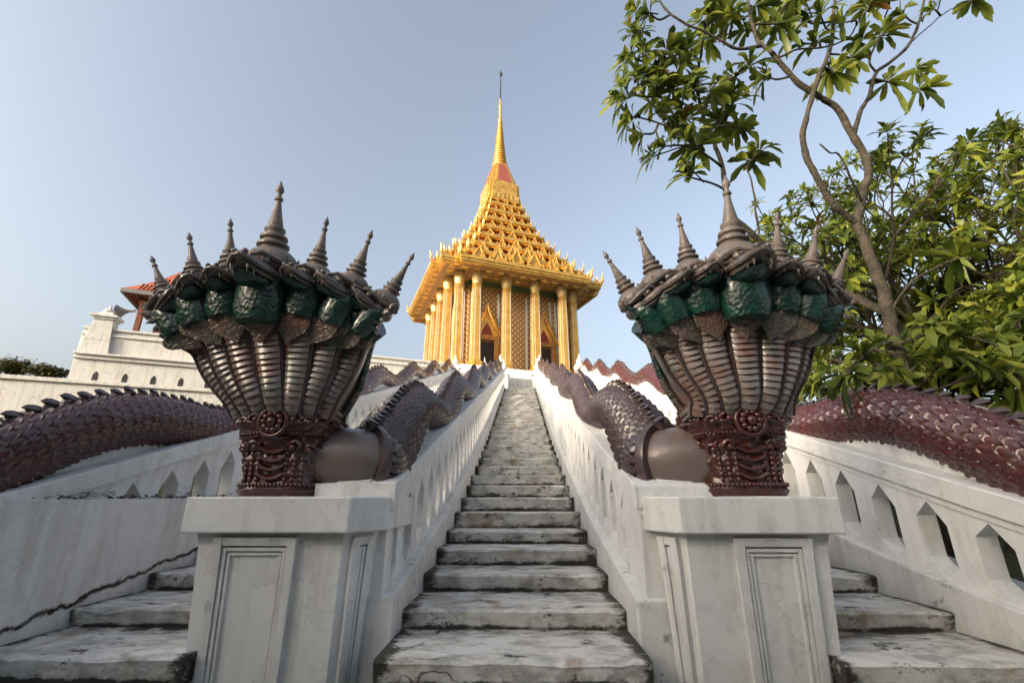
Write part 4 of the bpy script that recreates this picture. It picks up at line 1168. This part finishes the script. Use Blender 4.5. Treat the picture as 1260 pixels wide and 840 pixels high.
# near plumeria: limbs follow the photograph
rnd = random.Random(11)
DT = 5.4
def br(pts): return [at(px, py, DT+dd) for px, py, dd in pts]
base = at(1112, 450, DT); base = Vector((base.x, base.y, hill_h(base.x, base.y)-.1))
limbs = [
    ([base] + br([(1103, 430, 0), (1096, 395, 0), (1082, 345, 0), (1063, 300, 0), (1054, 268, 0)]), .105, .075),
    (br([(1056, 275, 0), (1026, 252, -.1), (1000, 210, -.2), (988, 171, -.25), (992, 143, -.3), (1007, 95, -.3), (1021, 62, -.2), (1026, 20, -.1), (1030, -30, 0)]), .062, .026),
    (br([(1054, 272, 0), (1064, 233, .05), (1069, 205, .05), (1050, 167, 0), (1030, 133, -.1), (1007, 119, -.2), (978, 98, -.3), (954, 71, -.4), (935, 54, -.4)]), .072, .038),
    (br([(936, 56, -.4), (926, 30, -.45), (921, 0, -.5), (915, -40, -.5)]), .034, .022),
    (br([(937, 57, -.4), (907, 60, -.5), (878, 45, -.6), (835, 24, -.7), (811, 0, -.7), (800, -25, -.7)]), .030, .015),
    (br([(1051, 165, 0), (1058, 140, .1), (1069, 119, .2), (1078, 90, .3), (1098, 75, .4), (1118, 55, .4), (1132, 25, .5), (1140, -20, .5)]), .044, .024),
    (br([(1078, 90, .3), (1070, 75, .2), (1084, 40, .2), (1095, 0, .3)]), .022, .014),
    (br([(1060, 250, 0), (1045, 215, -.3), (1032, 190, -.4), (1022, 188, -.45), (1008, 178, -.5)]), .020, .012),
    (br([(1090, 385, .1), (1040, 360, .4), (985, 325, .3), (948, 305, .2), (923, 287, .1), (900, 262, 0), (892, 230, 0), (890, 207, 0), (878, 171, -.1), (864, 138, -.1), (859, 95, -.1), (864, 57, -.2), (870, 20, -.2)]), .070, .018),
    (br([(889, 205, 0), (868, 190, -.2), (835, 165, -.3), (805, 150, -.4), (780, 142, -.4)]), .024, .012),
    (br([(864, 138, -.1), (840, 128, -.3), (812, 120, -.4), (780, 118, -.4)]), .020, .011),
    (br([(860, 100, -.1), (835, 97, -.2), (805, 82, -.3), (782, 72, -.3)]), .018, .010),
    (br([(862, 104, -.1), (895, 98, -.2), (925, 82, -.3)]), .017, .010),
    (br([(876, 165, -.1), (890, 145, .1), (905, 128, .2)]), .016, .010),
    (br([(934, 288, -.2), (930, 260, -.3), (926, 226, -.35), (920, 205, -.35)]), .018, .012),
    (br([(955, 72, -.4), (985, 60, -.3), (1015, 58, -.2), (1045, 45, -.1), (1066, 10, 0)]), .020, .012),
    (br([(1118, 55, .4), (1140, 35, .4), (1165, 15, .5), (1195, 2, .5)]), .014, .009),
    (br([(1092, 390, 0), (1120, 350, -.2), (1150, 330, -.3), (1180, 318, -.3)]), .022, .012),
    (br([(1100, 420, 0), (1075, 430, -.5), (1055, 445, -.9), (1042, 455, -1.0)]), .022, .012),
    (br([(1100, 425, 0), (1150, 410, -.4), (1190, 415, -.6), (1230, 425, -.7)]), .022, .012),
]
tree = empty('plumeria_tree', base, 'tall bare limbed plumeria tree arching up behind the right naga', 'tree')
mb = MB()
poly = []
for pts, r0, r1 in limbs:
    cp = catmull(pts, 7); N = len(cp)
    cp = [p + Vector((noise.noise(p*4), noise.noise(p*4+Vector((9, 0, 0))), 0))*.022 for p in cp]
    mb.cur = .5; mb.tube(cp, [.80*lerp(r0, r1, k/(N-1))*(1+.22*noise.noise(p*9)+.12*noise.noise(p*23)) for k, p in enumerate(cp)], 10)
    poly += cp
mbl = MB()
tips = [(800, 18, -.7), (782, 45, -.6), (778, 72, -.4), (785, 100, -.5), (772, 122, -.4), (780, 145, -.4), (792, 165, -.4), (806, 140, -.5), (820, 180, -.3), (848, 218, -.2), (842, 150, -.3), (828, 110, -.4), (838, 82, -.3), (872, 112, -.1), (900, 128, .1), (908, 158, .1), (886, 150, .2), (922, 82, -.3), (905, 95, -.2), (850, 60, -.3), (878, 22, -.3), (905, 20, -.4), (930, 8, -.5), (958, 30, -.4), (982, 18, -.2), (945, 95, -.3), (1003, 55, -.2), (1020, 85, -.2), (1046, 72, -.1), (1040, 28, -.1), (1066, 8, 0), (1092, 100, .3), (1084, 45, .2), (1060, 52, .1), (1112, 18, .4), (1150, 12, .4), (1198, 0, .5), (922, 198, -.35), (820, 62, -.4), (852, 105, -.3), (862, 28, -.3), (1130, 110, .5), (1010, 20, -.3), (835, 135, -.3), (812, 100, -.4), (858, 180, -.2), (965, 5, -.3), (1090, 5, .2), (1178, 316, -.3), (1040, 462, -1.0), (1060, 438, -.8), (1085, 450, -.8), (1035, 425, -.6), (1190, 412, -.6), (1232, 428, -.7), (1140, 402, -.5), (1120, 440, -.6), (1165, 440, -.7), (1215, 455, -.8), (1250, 470, -.8)]
for (px, py, dd) in tips:
    c = at(px, py, DT+dd)
    cand = sorted(poly, key=lambda q: (q-c).length + max(0, q.z-c.z)*1.5)[:8]
    q = cand[rnd.randrange(3)] if rnd.random() > .5 else cand[0]
    if (q-c).length > .03:
        mid = q.lerp(c, .5) + Vector((rnd.uniform(-.06, .06), rnd.uniform(-.08, .08), -.05*(c-q).length))
        mb.tube(catmull([q, mid, c], 4), [.012+.006*(1-k/8) for k in range(9)], 6)
    ax = (c-q).normalized() + Vector((rnd.uniform(-.5, .5), rnd.uniform(-.5, .5), .55))
    hi = py > 400
    if not hi and rnd.random() < .75:
        c2 = c + Vector((rnd.uniform(-.28, .28), rnd.uniform(-.35, .35), rnd.uniform(-.16, .24))); mb.tube([q.lerp(c, .6), c2], .010, 5); rosette(mbl, c2, c2-q+Vector((0, 0, .3)), rnd.randint(10, 16), rnd.uniform(.24, .36), .040, rnd)
    rosette(mbl, c, ax, rnd.randint(15, 22) if not hi else 17, rnd.uniform(.30, .40)*(1.0 if not hi else .85), .049 if not hi else .046, rnd)
o = mb.build('trunk', M['bark'], tree, smooth=60); o.location = -base
o = mbl.build('crown', M['leafn'], tree, smooth=50); o.location = -base

# dense plumeria shrubs to the right
def bush(x, y, height, spread, seed, label, levels=6, leafL=.31):
    rn = random.Random(seed); b = Vector((x, y, hill_h(x, y)-.1))
    root = empty('plumeria_tree', b, label, 'tree', 'dense plumeria trees beyond the right balustrade')
    mb, ml = MB(), MB(); mb.cur = .4; tips_ = []
    def grow(p, d, L, r, lev):
        q = p + d*L; mid = p.lerp(q, .5) + Vector((rn.uniform(-1, 1), rn.uniform(-1, 1), rn.uniform(-.3, .6)))*L*.12
        mb.tube(catmull([p, mid, q], 3), [lerp(r, r*.72, k/6) for k in range(7)], 7 if lev > 3 else 5)
        if lev == 0: tips_.append((q, d)); return
        n = 3 if rn.random() < (.62 if lev > 2 else .40) else 2
        a0 = rn.uniform(0, 6.28); ref = d.orthogonal().normalized()
        for k in range(n):
            a = a0 + 6.283*k/n + rn.uniform(-.4, .4); an = rn.uniform(.42, .78)*spread
            s_ = (Matrix.Rotation(a, 3, d) @ ref)
            nd = (d*math.cos(an) + s_*math.sin(an) + Vector((0, 0, .12))).normalized()
            grow(q, nd, L*rn.uniform(.70, .92), r*.68, lev-1)
    for k in range(2):
        a = rn.uniform(0, 6.28); grow(b + Vector((.15*math.cos(a), .15*math.sin(a), 0)), Vector((.35*math.cos(a), .35*math.sin(a), 1)).normalized(), height*.25, .11, levels-1)
    for (q, d) in tips_:
        rosette(ml, q, d + Vector((0, 0, .35)), rn.randint(11, 16), leafL*rn.uniform(.75, 1.1), .046, rn, 2)
        if rn.random() < .9: rosette(ml, q-d*rn.uniform(.15, .45), d+Vector((rn.uniform(-.5, .5), rn.uniform(-.5, .5), .1)), 8, leafL*.9, .046, rn, 2)
    o = mb.build('trunk', M['bark'], root, smooth=60); o.location = -b
    o = ml.build('crown', M['leafb'], root, smooth=50); o.location = -b
bush(7.5, 8.0, 6.2, 1.0, 21, 'dense leafy plumeria directly behind the bare limbed tree')
bush(9.9, 8.4, 8.2, 1.0, 22, 'dense leafy plumeria at the right edge with the tallest rounded crown')
bush(13.0, 9.6, 9.0, 1.0, 23, 'dense leafy plumeria farthest right behind the others')
bush(10.4, 11.4, 8.0, 1.0, 24, 'dense leafy plumeria standing deepest behind the right naga')
bush(5.9, 6.3, 3.4, 1.1, 25, 'low plumeria filling the space just over the right serpent body', 6)
bush(8.1, 6.6, 4.4, 1.1, 26, 'low plumeria at the right edge over the serpent crest', 6)

bush(11.2, 7.6, 6.6, 1.0, 27, 'dense leafy plumeria nearest the right edge under the tallest crown')
# far trees over the long wall on the left
def far_tree(px, py, D, wdt, hgt, seed, label):
    rn = random.Random(seed); p = at(px, py, D); b = Vector((p.x, p.y, hill_h(p.x, p.y)-.3))
    root = empty('far_tree', b, label, 'tree', 'distant trees beyond the long wall')
    m = MB(); m.tube([b, b.lerp(p, .6)+Vector((.3, 0, 0)), p], [.3, .2, .1], 7); ml = MB()
    for q in range(7):
        e_ = p + Vector((rn.uniform(-.8, .8)*wdt, rn.uniform(-.6, .6)*wdt, rn.uniform(-.1, .6)*hgt)); m.tube([p-Vector((0, 0, hgt*.5)), p.lerp(e_, .6), e_], [.12, .08, .03], 5)
        for z in range(170):
            dv = Vector((rn.gauss(0, .34), rn.gauss(0, .34), rn.gauss(0, .16)))*wdt*.8
            add_leaf(ml, e_+dv, Vector((rn.uniform(-1, 1), rn.uniform(-1, 1), rn.uniform(-.4, .6))), Vector((0, 0, 1)), rn.uniform(.3, .55), .12, .3, rn, 2)
    o = m.build('trunk', M['bark'], root); o.location = -b
    o = ml.build('crown', M['leaff'], root); o.location = -b
far_tree(16, 454, 46, 1.7, 1.2, 31, 'distant spreading tree at the left edge over the long wall')
far_tree(60, 459, 46, 1.4, .9, 32, 'distant lower tree nearer the moulded corner pier')

# small weeds
def weed(p, n, L, seed, label):
    rn = random.Random(seed); m = MB()
    root = None
    for k in range(n):
        b = Vector(p) + Vector((rn.uniform(-.06, .06), rn.uniform(-.05, .05), 0))
        add_leaf(m, b, Vector((rn.uniform(-1, 1), rn.uniform(-1, .6), rn.uniform(.3, 1.3))), Vector((0, 0, 1)), L*rn.uniform(.6, 1.1), L*.26, .3, rn, 2)
    tag(m.build('weed', M['weed'], smooth=40), label, 'weed', 'weeds rooted in the masonry')
weed((.955, 3.93, .25), 46, .10, 41, 'bright green weed beside the neck of the right naga')
weed((-3.55, 3.02, -.02), 12, .07, 42, 'tiny green weed on the parapet under the far left serpent')
weed((3.2, 9.9, 2.08), 30, .13, 43, 'small weed under the upper bend of the far right serpent')

# grove added unseen behind the viewpoint: it shades the foot of the stairs from the low sun
mb = MB(); rn = random.Random(77)
for k in range(34):
    t = k/33; an = lerp(R(172), R(300), t); rad_ = rn.uniform(11, 17)
    c = Vector((rad_*1.25*math.cos(an), 2+rad_*math.sin(an), GROUND))
    H_ = rn.uniform(6.4, 8.8)
    for q in range(460):
        dv = Vector((rn.gauss(0, 1.3), rn.gauss(0, 1.3), rn.gauss(0, 1)*H_*.22))
        add_leaf(mb, c + Vector((0, 0, H_*.55)) + dv, Vector((rn.uniform(-1, 1), rn.uniform(-1, 1), rn.uniform(-.5, .5))), Vector((0, 0, 1)), rn.uniform(.7, 1.1), .32, .2, rn, 2)
    mb.tube([c, c+Vector((.2, 0, H_*.6))], [.2, .1], 6)
tag(mb.build('shade_grove', M['leafn']), 'grove of trees added out of view to shade the stair foot', 'shade_grove', kind='stuff')
